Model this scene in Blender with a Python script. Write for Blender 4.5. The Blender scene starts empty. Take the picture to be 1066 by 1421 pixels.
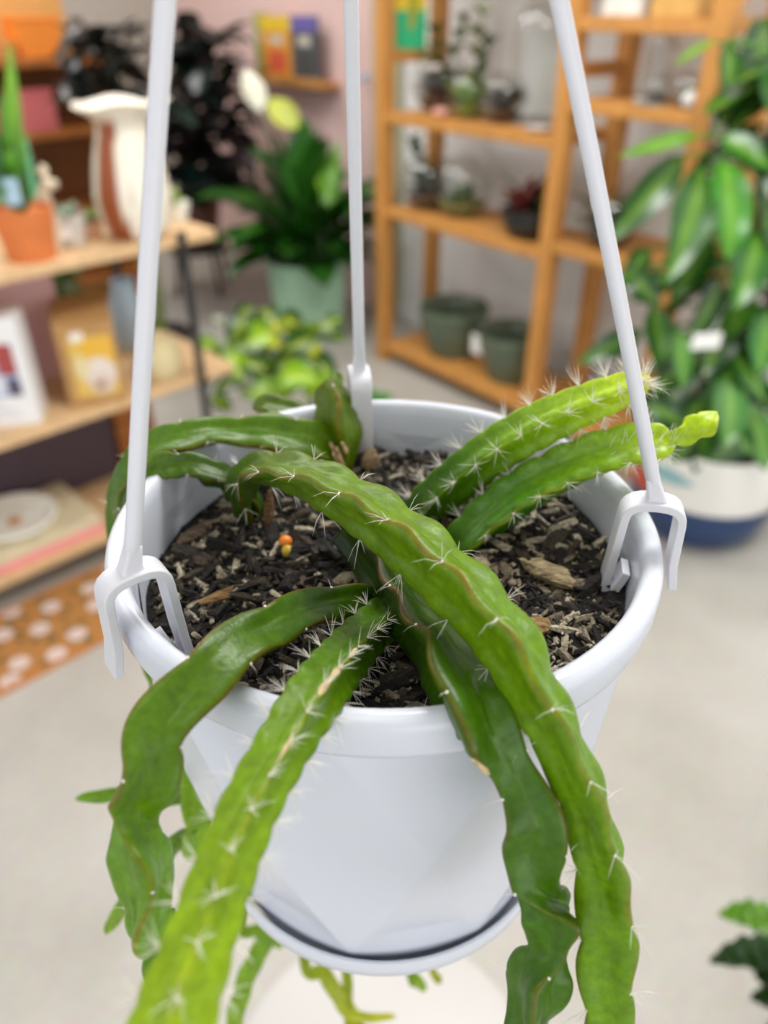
import bpy, bmesh, math, random
from mathutils import Vector, Matrix, noise

scene = bpy.context.scene
COL = scene.collection
F = 1066.0
H = 1.5
TH = math.atan(710.5 / F)
CT, ST = math.cos(TH), math.sin(TH)

# ------------------------------------------------------------------ camera
cam_d = bpy.data.cameras.new('camera')
cam = bpy.data.objects.new('camera', cam_d)
COL.objects.link(cam)
cam.location = (0, 0, H)
cam.rotation_euler = (math.pi / 2 - TH, 0, 0)
cam_d.sensor_fit = 'HORIZONTAL'
cam_d.sensor_width = 36
cam_d.lens = 36 * F / 1066
cam_d.clip_start = 0.01
cam_d.dof.use_dof = True
cam_d.dof.focus_distance = 0.243
cam_d.dof.aperture_fstop = 8.0
scene.camera = cam

# ------------------------------------------------------------------ light
vs = scene.view_settings
vs.view_transform = 'Standard'
vs.look = 'None'
vs.gamma = 1
vs.use_curve_mapping = False
vs.exposure = -0.55

world = bpy.data.worlds.new('world')
scene.world = world
world.use_nodes = True
world.node_tree.nodes['Background'].inputs[0].default_value = (0.86, 0.93, 1.0, 1)
world.node_tree.nodes['Background'].inputs[1].default_value = 1.0

# room frame: s runs along the back wall (to the far left), d away from the camera towards the back wall
AZ2 = math.radians(-39.5)
EV = Vector((math.sin(AZ2), math.cos(AZ2), 0))
EN = Vector((math.cos(AZ2), -math.sin(AZ2), 0))
YAW_R = math.radians(129.5)
AZ1 = math.radians(45.5)
EU = Vector((math.sin(AZ1), math.cos(AZ1), 0))
EL = Vector((-math.cos(AZ1), math.sin(AZ1), 0))
YAW_L = math.radians(44.5)


def room(s, d, z=0.0):
    p = EV * s + EN * d
    p.z = z
    return p


def area(name, loc, direction, sx, sy, power, color):
    l = bpy.data.lights.new(name, 'AREA')
    l.shape = 'RECTANGLE'
    l.size = sx
    l.size_y = sy
    l.energy = power
    l.color = color
    o = bpy.data.objects.new(name, l)
    COL.objects.link(o)
    o.location = loc
    o.rotation_euler = Vector(direction).to_track_quat('-Z', 'Y').to_euler()
    return o


S_MIN, S_MAX, D_MIN, D_MAX, ZC = -3.6, 5.6, -3.0, 2.78, 2.9
# daylight through the shop windows behind the camera
area('window_light_right', room(S_MIN - 0.05, -0.3, 1.55), EV, 4.6, 2.2, 112, (1.0, 0.985, 0.965))
area('window_light_front', room(0.9, D_MIN - 0.05, 1.55), EN, 6.4, 2.2, 58, (0.92, 0.96, 1.0))
# unseen ceiling area lights, added for overhead light and a brighter back wall
for (ls_, ld_, lw_) in ((0.2, -0.6, 10), (2.6, -0.6, 12), (0.5, 1.3, 70), (2.4, 1.2, 40), (4.3, 1.3, 46), (4.3, -0.6, 34)):
    area('ceiling_fill', room(ls_, ld_, ZC - 0.03), (0, 0, -1), 1.2, 0.6, lw_, (1.0, 0.985, 0.965))


# ------------------------------------------------------------------ helpers
def ray(px, py):
    x = (px - 533) / F
    y = -(py - 710.5) / F
    return Vector((x, CT + y * ST, -ST + y * CT))


def at(px, py, t):
    return Vector((0, 0, H)) + ray(px, py) * t


def onz(px, py, z):
    r = ray(px, py)
    return Vector((0, 0, H)) + r * ((z - H) / r.z)


def onplane(px, py, n, d):
    r = ray(px, py)
    return Vector((0, 0, H)) + r * (d / r.dot(n))


def mpp(p):
    return (p.y * CT + (H - p.z) * ST) / F


def lin(c):
    if isinstance(c, str):
        c = [int(c[i:i + 2], 16) for i in (0, 2, 4)]
    return tuple(((v / 255) / 12.92 if v / 255 <= 0.04045 else ((v / 255 + 0.055) / 1.055) ** 2.4) for v in c[:3])


def mix(a, b, t):
    t = max(0, min(1, t))
    return tuple(a[i] * (1 - t) + b[i] * t for i in range(3))


MATS = {}


def mat(name, color='808080', rough=0.5, var=0.0, scale=30, bump=0.0, bscale=120, attr=False, sss=0.0, spec=0.5, metal=0.0,
        trans=0.0, stretch=None, coat=0.0):
    if name in MATS:
        return MATS[name]
    m = bpy.data.materials.new(name)
    m.use_nodes = True
    nt = m.node_tree
    b = nt.nodes['Principled BSDF']
    b.inputs['Roughness'].default_value = rough
    b.inputs['Specular IOR Level'].default_value = spec
    b.inputs['Metallic'].default_value = metal
    b.inputs['Coat Weight'].default_value = coat
    c = lin(color)
    if sss:
        b.inputs['Subsurface Weight'].default_value = sss
        b.inputs['Subsurface Radius'].default_value = (0.4, 0.5, 0.2)
        b.inputs['Subsurface Scale'].default_value = 0.006
    src = None
    if attr:
        a = nt.nodes.new('ShaderNodeAttribute')
        a.attribute_name = 'col'
        src = a.outputs['Color']
    tc = nt.nodes.new('ShaderNodeTexCoord')
    vec = tc.outputs['Object']
    if stretch:
        mp = nt.nodes.new('ShaderNodeMapping')
        mp.inputs['Scale'].default_value = stretch
        nt.links.new(vec, mp.inputs['Vector'])
        vec = mp.outputs['Vector']
    if var > 0:
        n = nt.nodes.new('ShaderNodeTexNoise')
        n.inputs['Scale'].default_value = scale
        n.inputs['Detail'].default_value = 5
        nt.links.new(vec, n.inputs['Vector'])
        mr = nt.nodes.new('ShaderNodeMapRange')
        mr.inputs['From Min'].default_value = 0.3
        mr.inputs['From Max'].default_value = 0.7
        mr.inputs['To Min'].default_value = 1 - var
        mr.inputs['To Max'].default_value = 1 + var
        nt.links.new(n.outputs['Fac'], mr.inputs['Value'])
        mx = nt.nodes.new('ShaderNodeVectorMath')
        mx.operation = 'SCALE'
        if src:
            nt.links.new(src, mx.inputs[0])
        else:
            mx.inputs[0].default_value = c
        nt.links.new(mr.outputs[0], mx.inputs['Scale'])
        src = mx.outputs[0]
    if src:
        nt.links.new(src, b.inputs['Base Color'])
    else:
        b.inputs['Base Color'].default_value = (*c, 1)
    if bump > 0:
        n2 = nt.nodes.new('ShaderNodeTexNoise')
        n2.inputs['Scale'].default_value = bscale
        n2.inputs['Detail'].default_value = 4
        nt.links.new(vec, n2.inputs['Vector'])
        bp = nt.nodes.new('ShaderNodeBump')
        bp.inputs['Strength'].default_value = bump
        bp.inputs['Distance'].default_value = 0.002
        nt.links.new(n2.outputs['Fac'], bp.inputs['Height'])
        nt.links.new(bp.outputs['Normal'], b.inputs['Normal'])
    if trans:
        # thin leaf: part of the light comes through
        tr = nt.nodes.new('ShaderNodeBsdfTranslucent')
        if src:
            nt.links.new(src, tr.inputs['Color'])
        else:
            tr.inputs['Color'].default_value = (*c, 1)
        ms = nt.nodes.new('ShaderNodeMixShader')
        ms.inputs[0].default_value = trans
        nt.links.new(b.outputs[0], ms.inputs[1])
        nt.links.new(tr.outputs[0], ms.inputs[2])
        nt.links.new(ms.outputs[0], nt.nodes['Material Output'].inputs['Surface'])
    MATS[name] = m
    return m


def glass_mat():
    if 'clear_glass' in MATS:
        return MATS['clear_glass']
    m = bpy.data.materials.new('clear_glass')
    m.use_nodes = True
    nt = m.node_tree
    nt.nodes.remove(nt.nodes['Principled BSDF'])
    t = nt.nodes.new('ShaderNodeBsdfTransparent')
    t.inputs[0].default_value = (0.93, 0.95, 0.94, 1)
    g = nt.nodes.new('ShaderNodeBsdfGlossy')
    g.inputs['Roughness'].default_value = 0.03
    lw = nt.nodes.new('ShaderNodeLayerWeight')
    lw.inputs[0].default_value = 0.25
    fr = nt.nodes.new('ShaderNodeMapRange')
    fr.inputs['To Min'].default_value = 0.05
    fr.inputs['To Max'].default_value = 0.55
    nt.links.new(lw.outputs['Facing'], fr.inputs['Value'])
    ms = nt.nodes.new('ShaderNodeMixShader')
    nt.links.new(fr.outputs[0], ms.inputs[0])
    nt.links.new(t.outputs[0], ms.inputs[1])
    nt.links.new(g.outputs[0], ms.inputs[2])
    nt.links.new(ms.outputs[0], nt.nodes['Material Output'].inputs['Surface'])
    MATS['clear_glass'] = m
    return m


class MB:
    def __init__(self):
        self.v, self.f, self.c = [], [], []
        self.cur = (1, 1, 1)

    def add(self, vs, fs, cols=None):
        o = len(self.v)
        self.v += [Vector(p) for p in vs]
        self.f += [tuple(i + o for i in f) for f in fs]
        if cols:
            cols = [(c[0], c[1], c[2] * .6) if (c[1] > c[0] * 1.2 and c[1] > c[2] * 1.5) else c for c in cols]
        self.c += list(cols) if cols else [self.cur] * len(vs)
        return self

    def box(self, base, sx, sy, sz, yaw=0.0, tilt=0.0):
        """box standing on base; tilt leans it about its local x axis"""
        m = Matrix.Translation(base) @ Matrix.Rotation(yaw, 4, 'Z') @ Matrix.Rotation(tilt, 4, 'X')
        vs = [m @ Vector((x * sx / 2, y * sy / 2, z)) for z in (0, sz) for y in (-1, 1) for x in (-1, 1)]
        return self.add(vs, [(0, 2, 3, 1), (4, 5, 7, 6), (0, 1, 5, 4), (1, 3, 7, 5), (3, 2, 6, 7), (2, 0, 4, 6)])

    def lathe(self, base, prof, seg=32, cap0=False, cap1=False, fn=None, squash=1.0):
        vs, fs = [], []
        for (r, z) in prof:
            for k in range(seg):
                a = 2 * math.pi * k / seg
                rr = r * (fn(a, z) if fn else 1)
                vs.append(Vector(base) + Vector((rr * math.cos(a), rr * math.sin(a) * squash, z)))
        for i in range(len(prof) - 1):
            for k in range(seg):
                k2 = (k + 1) % seg
                fs.append((i * seg + k, i * seg + k2, (i + 1) * seg + k2, (i + 1) * seg + k))
        if cap0:
            fs.append(tuple(reversed(range(seg))))
        if cap1:
            fs.append(tuple((len(prof) - 1) * seg + k for k in range(seg)))
        return self.add(vs, fs)

    def tube(self, pts, rad, seg=8, cap=True):
        pts = [Vector(p) for p in pts]
        n = len(pts)
        if not hasattr(rad, '__len__'):
            rad = [rad] * n
        vs, fs = [], []
        T0 = (pts[1] - pts[0]).normalized()
        N = T0.orthogonal().normalized()
        for i in range(n):
            T = (pts[min(i + 1, n - 1)] - pts[max(i - 1, 0)]).normalized()
            N = (N - T * N.dot(T)).normalized()
            B = T.cross(N)
            for k in range(seg):
                a = 2 * math.pi * k / seg
                vs.append(pts[i] + (N * math.cos(a) + B * math.sin(a)) * rad[i])
        for i in range(n - 1):
            for k in range(seg):
                k2 = (k + 1) % seg
                fs.append((i * seg + k, i * seg + k2, (i + 1) * seg + k2, (i + 1) * seg + k))
        if cap:
            fs.append(tuple(reversed(range(seg))))
            fs.append(tuple((n - 1) * seg + k for k in range(seg)))
        return self.add(vs, fs)

    def leaf(self, p0, p1, w, up=(0, 0, 1), arch=0.12, fold=0.18, n=8, c0=(0.05, 0.15, 0.02), cm=None, wave=0.0, sh=0.85, rnd=random):
        p0, p1, up = Vector(p0), Vector(p1), Vector(up)
        L = (p1 - p0).length
        cm = cm or mix(c0, (0.4, 0.6, 0.2), 0.25)
        mid = (p0 + p1) / 2 + up.normalized() * L * arch
        vs, fs, cs = [], [], []
        ph = rnd.random() * 6
        for i in range(n + 1):
            t = i / n
            p = p0 * (1 - t) ** 2 + mid * 2 * t * (1 - t) + p1 * t * t
            T = ((mid - p0) * (1 - t) + (p1 - mid) * t).normalized()
            S = T.cross(up)
            S = S.normalized() if S.length > 1e-4 else T.orthogonal().normalized()
            U = S.cross(T).normalized()
            ww = w / 2 * max(0.03, math.sin(math.pi * t ** sh)) ** 0.8
            for j, q in enumerate((-1, -0.5, 0, 0.5, 1)):
                wv = math.sin(ph + t * 11 + q) * wave * w * abs(q)
                vs.append(p + S * ww * q + U * (abs(q) * ww * 2 * fold + wv))
                cs.append(cm if q == 0 else c0)
            if i:
                a, b = (i - 1) * 5, i * 5
                for j in range(4):
                    fs.append((a + j, a + j + 1, b + j + 1, b + j))
        return self.add(vs, fs, cs)


def origin_of(o):
    p = Vector((0, 0, 0))
    while o is not None:
        p += o.location
        o = o.parent
    return p


def obj(name, mb, material, parent=None, smooth=True, sharp=40, loc=None, bevel=0.0, sub=0):
    me = bpy.data.meshes.new(name)
    if parent is not None:
        org = origin_of(parent)
    elif loc is not None:
        org = Vector(loc)
    else:
        zs = min(v.z for v in mb.v)
        c = sum(mb.v, Vector()) / len(mb.v)
        org = Vector((c.x, c.y, zs))
    me.from_pydata([tuple(v - org) for v in mb.v], [], mb.f)
    at_ = me.color_attributes.new('col', 'FLOAT_COLOR', 'POINT')
    flat = []
    for c in mb.c:
        flat += [c[0], c[1], c[2], 1.0]
    at_.data.foreach_set('color', flat)
    me.polygons.foreach_set('use_smooth', [smooth] * len(me.polygons))
    if smooth and sharp:
        me.set_sharp_from_angle(angle=math.radians(sharp))
    me.materials.append(material)
    me.update()
    o = bpy.data.objects.new(name, me)
    COL.objects.link(o)
    if parent is not None:
        o.parent = parent
    else:
        o.location = org
    if bevel:
        b = o.modifiers.new('bevel', 'BEVEL')
        b.width = bevel
        b.segments = 2
        b.limit_method = 'ANGLE'
    if sub:
        s = o.modifiers.new('sub', 'SUBSURF')
        s.levels = s.render_levels = sub
    return o


def tag(o, label=None, cat=None, group=None, kind=None):
    if label:
        o['label'] = label
    if cat:
        o['category'] = cat
    if group:
        o['group'] = group
    if kind:
        o['kind'] = kind
    return o


def thing(name, loc, label, cat, group=None):
    o = bpy.data.objects.new(name, None)
    o.empty_display_size = 0.05
    COL.objects.link(o)
    o.location = loc
    return tag(o, label, cat, group)


def copy_tree(o, delta, parent=None):
    c = o.copy()
    COL.objects.link(c)
    if parent is None:
        c.location = o.location + Vector(delta)
    else:
        c.parent = parent
    for ch in o.children:
        copy_tree(ch, delta, c)
    return c


def catmull(P, n):
    """P: list of tuples; n samples per span"""
    out = []
    m = len(P)
    for i in range(m - 1):
        p0, p1, p2, p3 = P[max(i - 1, 0)], P[i], P[i + 1], P[min(i + 2, m - 1)]
        for k in range(n):
            t = k / n
            out.append(tuple(0.5 * (2 * b + (c - a) * t + (2 * a - 5 * b + 4 * c - d) * t * t + (3 * b - a - 3 * c + d) * t ** 3)
                             for a, b, c, d in zip(p0, p1, p2, p3)))
    out.append(P[-1])
    return out


# ------------------------------------------------------------------ materials
M_PLASTIC = mat('white_plastic', 'd6dae6', rough=0.24, sss=0.15, spec=0.5)
M_ARM = mat('white_hanger_plastic', 'd6d6de', rough=0.35, sss=0.1)
M_CACT = mat('cactus_skin', rough=0.33, attr=True, var=0.18, scale=420, bump=0.1, bscale=700, sss=0.03, spec=0.3, coat=0.0)
M_SPINE = mat('spine_hair', 'f4efe2', rough=0.5, sss=0.2)
M_CORK = mat('corky_scar', 'cbb48c', rough=0.9, var=0.3, scale=500, bump=0.4, bscale=900)
M_SOIL = mat('potting_mix', '120e0b', rough=0.95, var=0.6, scale=300, bump=1.0, bscale=500)
M_CHIP = mat('soil_shreds', rough=0.85, attr=True, var=0.5, scale=600, bump=0.8, bscale=900)
M_WOODR = mat('honey_wood', 'c58a45', rough=0.55, var=0.14, scale=6, stretch=(6, 6, 1))
M_WOODL = mat('pale_wood', 'd8b487', rough=0.55, var=0.12, scale=5, stretch=(2, 9, 9))
M_BROWN = mat('brown_wood', 'a4622a', rough=0.6, var=0.25, scale=5, stretch=(2, 6, 6))
M_GOLD = mat('golden_panel', 'd9a45e', rough=0.6, var=0.1, scale=3)
M_BLACK = mat('black_metal', '2b2a2b', rough=0.5)
M_LEAF = mat('leaf_skin', rough=0.27, attr=True, var=0.15, scale=14, trans=0.06)
M_DLEAF = mat('dark_leaf_skin', rough=0.3, attr=True, var=0.2, scale=14)
M_GLASS = glass_mat()
M_DSOIL = mat('dark_soil', '2a211b', rough=0.95, var=0.4, scale=80)
M_ATTR = mat('glazed_colours', rough=0.35, attr=True, var=0.04, scale=20)
M_PRINT = mat('printed_card', rough=0.6, attr=True)
M_STALK = mat('plant_stalk', '5f6b2c', rough=0.6, var=0.2, scale=30)


def cm(name, color, **k):
    return mat(name, color, **k)


# ------------------------------------------------------------------ the room
def concrete():
    m = bpy.data.materials.new('concrete_floor')
    m.use_nodes = True
    nt = m.node_tree
    b = nt.nodes['Principled BSDF']
    b.inputs['Roughness'].default_value = 0.55
    tc = nt.nodes.new('ShaderNodeTexCoord')
    n1 = nt.nodes.new('ShaderNodeTexNoise')
    n1.inputs['Scale'].default_value = 3.5
    n1.inputs['Detail'].default_value = 7
    n2 = nt.nodes.new('ShaderNodeTexNoise')
    n2.inputs['Scale'].default_value = 60
    nt.links.new(tc.outputs['Object'], n1.inputs['Vector'])
    nt.links.new(tc.outputs['Object'], n2.inputs['Vector'])
    r = nt.nodes.new('ShaderNodeValToRGB')
    r.color_ramp.elements[0].position = 0.3
    r.color_ramp.elements[0].color = (*lin('aca89f'), 1)
    r.color_ramp.elements[1].position = 0.72
    r.color_ramp.elements[1].color = (*lin('bdb9b2'), 1)
    nt.links.new(n1.outputs['Fac'], r.inputs['Fac'])
    mx = nt.nodes.new('ShaderNodeMix')
    mx.data_type = 'RGBA'
    mx.blend_type = 'OVERLAY'
    mx.inputs[0].default_value = 0.15
    nt.links.new(r.outputs['Color'], mx.inputs[6])
    nt.links.new(n2.outputs['Color'], mx.inputs[7])
    nt.links.new(mx.outputs[2], b.inputs['Base Color'])
    return m


def slab(name, pts_sd, z0, z1, m):
    """prism on a footprint given in room coordinates"""
    mb = MB()
    n = len(pts_sd)
    vs = [room(s, d, z) for z in (z0, z1) for (s, d) in pts_sd]
    fs = [tuple(range(n))[::-1], tuple(range(n, 2 * n))] + [(i, (i + 1) % n, n + (i + 1) % n, n + i) for i in range(n)]
    mb.add(vs, fs)
    return tag(obj(name, mb, m, smooth=False), kind='structure')


T = 0.15
slab('floor', [(S_MIN - T, D_MIN - T), (S_MAX + T, D_MIN - T), (S_MAX + T, D_MAX + T), (S_MIN - T, D_MAX + T)], -0.1, 0.0, concrete())
slab('ceiling', [(S_MIN - T, D_MIN - T), (S_MAX + T, D_MIN - T), (S_MAX + T, D_MAX + T), (S_MIN - T, D_MAX + T)], ZC, ZC + 0.1,
     cm('ceiling_paint', 'd4d2cc', rough=0.8))
M_WALLW = cm('white_wall_paint', 'f2f3f3', rough=0.8, var=0.03, scale=3)
M_PINK = cm('pink_wall_paint', 'e2c2bd', rough=0.8, var=0.04, scale=3)
M_SAGE = cm('sage_paint', 'b3b296', rough=0.75, var=0.05, scale=4)
slab('wall_back', [(S_MIN - T, D_MAX), (3.22, D_MAX), (3.22, D_MAX + T), (S_MIN - T, D_MAX + T)], 0, ZC, M_WALLW)
slab('wall_back_pink', [(3.43, D_MAX), (S_MAX + T, D_MAX), (S_MAX + T, D_MAX + T), (3.43, D_MAX + T)], 0, ZC, M_PINK)
slab('trim_1', [(3.22, D_MAX - 0.03), (3.43, D_MAX - 0.03), (3.43, D_MAX + T), (3.22, D_MAX + T)], 0, ZC, M_SAGE)
slab('wall_left', [(S_MAX, D_MIN - T), (S_MAX, D_MAX), (S_MAX + T, D_MAX), (S_MAX + T, D_MIN - T)], 0, ZC, cm('grey_wall_paint', 'b9b4aa', rough=0.8))
slab('baseboard_back', [(S_MIN, D_MAX - 0.015), (3.22, D_MAX - 0.015), (3.22, D_MAX), (S_MIN, D_MAX)], 0, 0.09, M_WALLW)


def window_wall(wall, win, a0, a1, w0, w1, z0, z1, along_s, fixed, nmull):
    """wall with a big opening and a framed shop window; along_s: runs along s at d = fixed"""
    f0, f1 = (fixed - T, fixed)
    P = (lambda a, b: (a, b)) if along_s else (lambda a, b: (b, a))

    def prism(mb, A0, A1, B0, B1, Z0, Z1):
        pts = [P(A0, B0), P(A1, B0), P(A1, B1), P(A0, B1)]
        vs = [room(s, d, z) for z in (Z0, Z1) for (s, d) in pts]
        mb.add(vs, [(0, 3, 2, 1), (4, 5, 6, 7)] + [(i, (i + 1) % 4, 4 + (i + 1) % 4, 4 + i) for i in range(4)])
    mb = MB()
    prism(mb, a0, w0, f0, f1, 0, ZC)
    prism(mb, w1, a1, f0, f1, 0, ZC)
    prism(mb, w0, w1, f0, f1, 0, z0)
    prism(mb, w0, w1, f0, f1, z1, ZC)
    tag(obj(wall, mb, M_WALLW, smooth=False), kind='structure')
    fr = MB()
    for k in range(nmull + 1):
        a = w0 + (w1 - w0) * k / nmull
        a = min(max(a, w0 + 0.03), w1 - 0.03)
        prism(fr, a - 0.03, a + 0.03, f1 - 0.1, f1 - 0.04, z0, z1)
    prism(fr, w0, w1, f1 - 0.1, f1 - 0.04, z0, z0 + 0.05)
    prism(fr, w0, w1, f1 - 0.1, f1 - 0.04, z1 - 0.05, z1)
    tag(obj(win, fr, cm('window_frame_paint', 'e8e6e0', rough=0.5), smooth=False), kind='structure')


window_wall('wall_right', 'window_1', D_MIN - T, D_MAX, -2.6, 2.0, 0.45, 2.65, False, S_MIN, 3)
window_wall('wall_front', 'window_2', S_MIN, S_MAX, -2.3, 4.1, 0.45, 2.65, True, D_MIN, 4)

# ------------------------------------------------------------------ the hanging pot
PC = Vector((0, 0.236, 0))
ZR = 1.3424
pot = thing('hanging_pot', (0, 0.236, 1.161), 'white faceted plastic hanging pot with drip saucer, holding the cactus', 'pot')
rim = MB()
prof = [(0.0890, ZR - 0.036), (0.0905, ZR - 0.016), (0.0918, ZR - 0.006), (0.0928, ZR - 0.0015), (0.0945, ZR), (0.0975, ZR - 0.0004),
        (0.0992, ZR - 0.0022), (0.0999, ZR - 0.005), (0.0997, ZR - 0.012), (0.0990, ZR - 0.0145), (0.0975, ZR - 0.0155), (0.0925, ZR - 0.0155)]
rim.lathe(PC, prof, 96)
obj('rim', rim, M_PLASTIC, pot, sharp=60)
inner = MB()
inner.lathe(PC, [(0.068, 1.18), (0.076, 1.22), (0.0895, ZR - 0.03)], 64, cap0=True)
obj('inner_wall', inner, M_PLASTIC, pot)
body = MB()
NF = 9
ZT, ZB = ZR - 0.0150, 1.1765
RT, RB = 0.0955, 0.0772
off = math.radians(270 + 10)
NA, NZ = 432, 120
ST_ = 2 * math.pi / NF
ZMID, RMID = ZB + 0.60 * (ZT - ZB), 0.0936


def ringpt(r, a, z):
    return Vector((r * math.cos(a), r * math.sin(a), z))


planes = []
for k in range(NF):
    ta, tb, ma, mb_ = off + (k - .5) * ST_, off + (k + .5) * ST_, off + k * ST_, off + (k - 1) * ST_
    T1, T2, B1, B2 = ringpt(RT, ta, ZT), ringpt(RT, tb, ZT), ringpt(RB, ta, ZB), ringpt(RB, tb, ZB)
    M1, M0 = ringpt(RMID, ma, ZMID), ringpt(RMID, mb_, ZMID)
    for tri in ((T1, M1, B1), (T1, M0, B1), (T1, T2, M1), (B1, B2, M1)):
        nn = (tri[1] - tri[0]).cross(tri[2] - tri[0]).normalized()
        if nn.dot(Vector((tri[0].x + tri[1].x + tri[2].x, tri[0].y + tri[1].y + tri[2].y, 0))) < 0:
            nn = -nn
        planes.append((nn, nn.dot(tri[0])))
vsb, fsb = [], []
for i in range(NZ + 1):
    v = i / NZ
    z = ZB + (ZT - ZB) * v
    rc_ = RB + (RT - RB) * v
    k_ = min(1, 0.25 + 5 * v)
    for j in range(NA):
        a = 2 * math.pi * j / NA
        ca, sa = math.cos(a), math.sin(a)
        r = 1.0
        for nn, dd_ in planes:
            q = nn.x * ca + nn.y * sa
            if q > 0.6:
                r = min(r, (dd_ - nn.z * z) / q)
        r = rc_ + (r - rc_) * k_
        vsb.append(PC + Vector((r * ca, r * sa, z)))
for i in range(NZ):
    for j in range(NA):
        j2 = (j + 1) % NA
        fsb.append((i * NA + j, i * NA + j2, (i + 1) * NA + j2, (i + 1) * NA + j))
fsb.append(tuple(reversed(range(NA))))
body.add(vsb, fsb)
obj('pot_body', body, M_PLASTIC, pot, smooth=True, sharp=0)
sau = MB()
ZS = 1.1665
ZS = 1.1802
sau.lathe(PC, [(0.0, 1.161), (0.070, 1.161), (0.0770, 1.1645), (0.0806, 1.1690), (0.0818, ZS - 0.0012), (0.0812, ZS), (0.0800, ZS), (0.0793, ZS - 0.0012), (0.0785, 1.1705),
               (0.075, 1.1665), (0.0, 1.1665)], 96)
obj('saucer', sau, M_PLASTIC, pot, sharp=50)

# hanger: three straps with clips that straddle the rim, meeting in a hook above the frame
HANG_TOP = Vector((-0.016, 0.245, 1.65))
hanger = thing('pot_hanger', HANG_TOP, 'white plastic three-strap hanger clipped over the rim of the white pot', 'hanger')


def ribbon(mb, prof_rz, ang, hw, th):
    """strip following (r,z) profile in the radial plane at angle ang, width 2*hw tangential"""
    er = Vector((math.cos(ang), math.sin(ang), 0))
    et = Vector((-math.sin(ang), math.cos(ang), 0))
    n = len(prof_rz)
    P = [Vector((r, z)) for r, z in prof_rz]
    vs, fs = [], []
    for i in range(n):
        t = (P[min(i + 1, n - 1)] - P[max(i - 1, 0)]).normalized()
        nn = Vector((-t.y, t.x))
        for (sg, w) in ((-1, -1), (-1, 1), (1, 1), (1, -1)):
            q = P[i] + nn * sg * th / 2
            vs.append(PC + er * q.x + et * (w * hw) + Vector((0, 0, q.y)))
    for i in range(n - 1):
        for k in range(4):
            k2 = (k + 1) % 4
            fs.append((i * 4 + k, i * 4 + k2, (i + 1) * 4 + k2, (i + 1) * 4 + k))
    fs.append((3, 2, 1, 0))
    fs.append(tuple((n - 1) * 4 + k for k in range(4)))
    mb.add(vs, fs)


def clip_arm(deg, bow, dx=0.0):
    ang = math.radians(deg)
    er = Vector((math.cos(ang), math.sin(ang), 0))
    et = Vector((-math.sin(ang), math.cos(ang), 0))
    zt = ZR + 0.0160
    ro, ri = 0.1030, 0.0842
    rc = (ro + ri) / 2
    a = (ro - ri) / 2
    pr = [(ro + 0.0024, ZR - 0.0175), (ro + 0.0016, ZR - 0.013), (ro + 0.0006, ZR - 0.007), (ro, zt - a * .7)]
    pr += [(rc + a * math.copysign(abs(math.cos(x)) ** .75, math.cos(x)), zt - a * .7 + a * .7 * math.sin(x) ** .8) for x in [math.radians(q) for q in (18, 36, 54, 72, 90, 108, 126, 144, 162)]]
    pr += [(ri, zt - a * .7), (ri - 0.0012, ZR - 0.012), (ri - 0.002, ZR - 0.0195), (ri - 0.0016, ZR - 0.0215), (ri, ZR - 0.0225), (ri + 0.0016, ZR - 0.0212), (ri + 0.0034, ZR - 0.0165), (ri + 0.0046, ZR - 0.0125)]
    arm_top = HANG_TOP + Vector((er.x, er.y, 0)) * 0.004 + Vector((dx, 0, 0))
    arm_bot = PC + er * (rc - 0.0018) + Vector((0, 0, zt + 0.007))
    arm = MB()
    pts = []
    for i in range(25):
        t = i / 24
        p = arm_bot.lerp(arm_top, t)
        p += er * bow * math.sin(math.pi * min(1, t * 1.3)) * (1 if t < 0.77 else 0.6)
        pts.append(p)
    pts = [arm_bot.lerp(arm_top, i / 24) + er * bow * math.sin(math.pi * i / 24) for i in range(25)]
    arm.tube(pts, [0.0025] * 25, seg=10)
    ao = obj('strap', arm, M_ARM, hanger)
    cl = MB()
    ribbon(cl, pr, ang, 0.0048, 0.0030)
    co = obj('clip', cl, M_ARM, ao, smooth=True, sharp=35, bevel=0.0006)
    # flare between the arch and the strap
    fl = MB()
    top = arm_bot + (arm_top - arm_bot).normalized() * 0.002
    vs = []
    b0 = PC + er * rc + Vector((0, 0, zt - 0.0015))
    for c, wr, wt in ((b0, 0.0052, 0.0036), (b0 + Vector((0, 0, 0.0035)), 0.0031, 0.0029), (top, 0.0022, 0.0023)):
        for (p, q) in ((-1, -1), (1, -1), (1, 1), (-1, 1)):
            vs.append(c + er * p * wr + et * q * wt)
    fs = [(3, 2, 1, 0), (8, 9, 10, 11)]
    for i in range(2):
        for k in range(4):
            k2 = (k + 1) % 4
            fs.append((i * 4 + k, i * 4 + k2, i * 4 + 4 + k2, i * 4 + 4 + k))
    fl.add(vs, fs)
    obj('collar', fl, M_ARM, ao, smooth=True, sharp=35, bevel=0.0007)


clip_arm(97, 0.0, 0.007)
clip_arm(216.5, 0.002)
clip_arm(349.5, 0.002)
hk = MB()
hk.tube([HANG_TOP + Vector((0, 0, -0.012)), HANG_TOP + Vector((0, 0, 0.01)), HANG_TOP + Vector((0, 0, 0.03))], [0.009, 0.008, 0.004], seg=14)
hp = [HANG_TOP + Vector((0.022 * math.sin(x) * 0.8, 0, 0.052 - 0.022 * math.cos(x))) for x in [math.radians(q) for q in range(0, 290, 15)]]
hk.tube(hp, 0.0032, seg=8)
obj('hook', hk, M_ARM, hanger)
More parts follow.
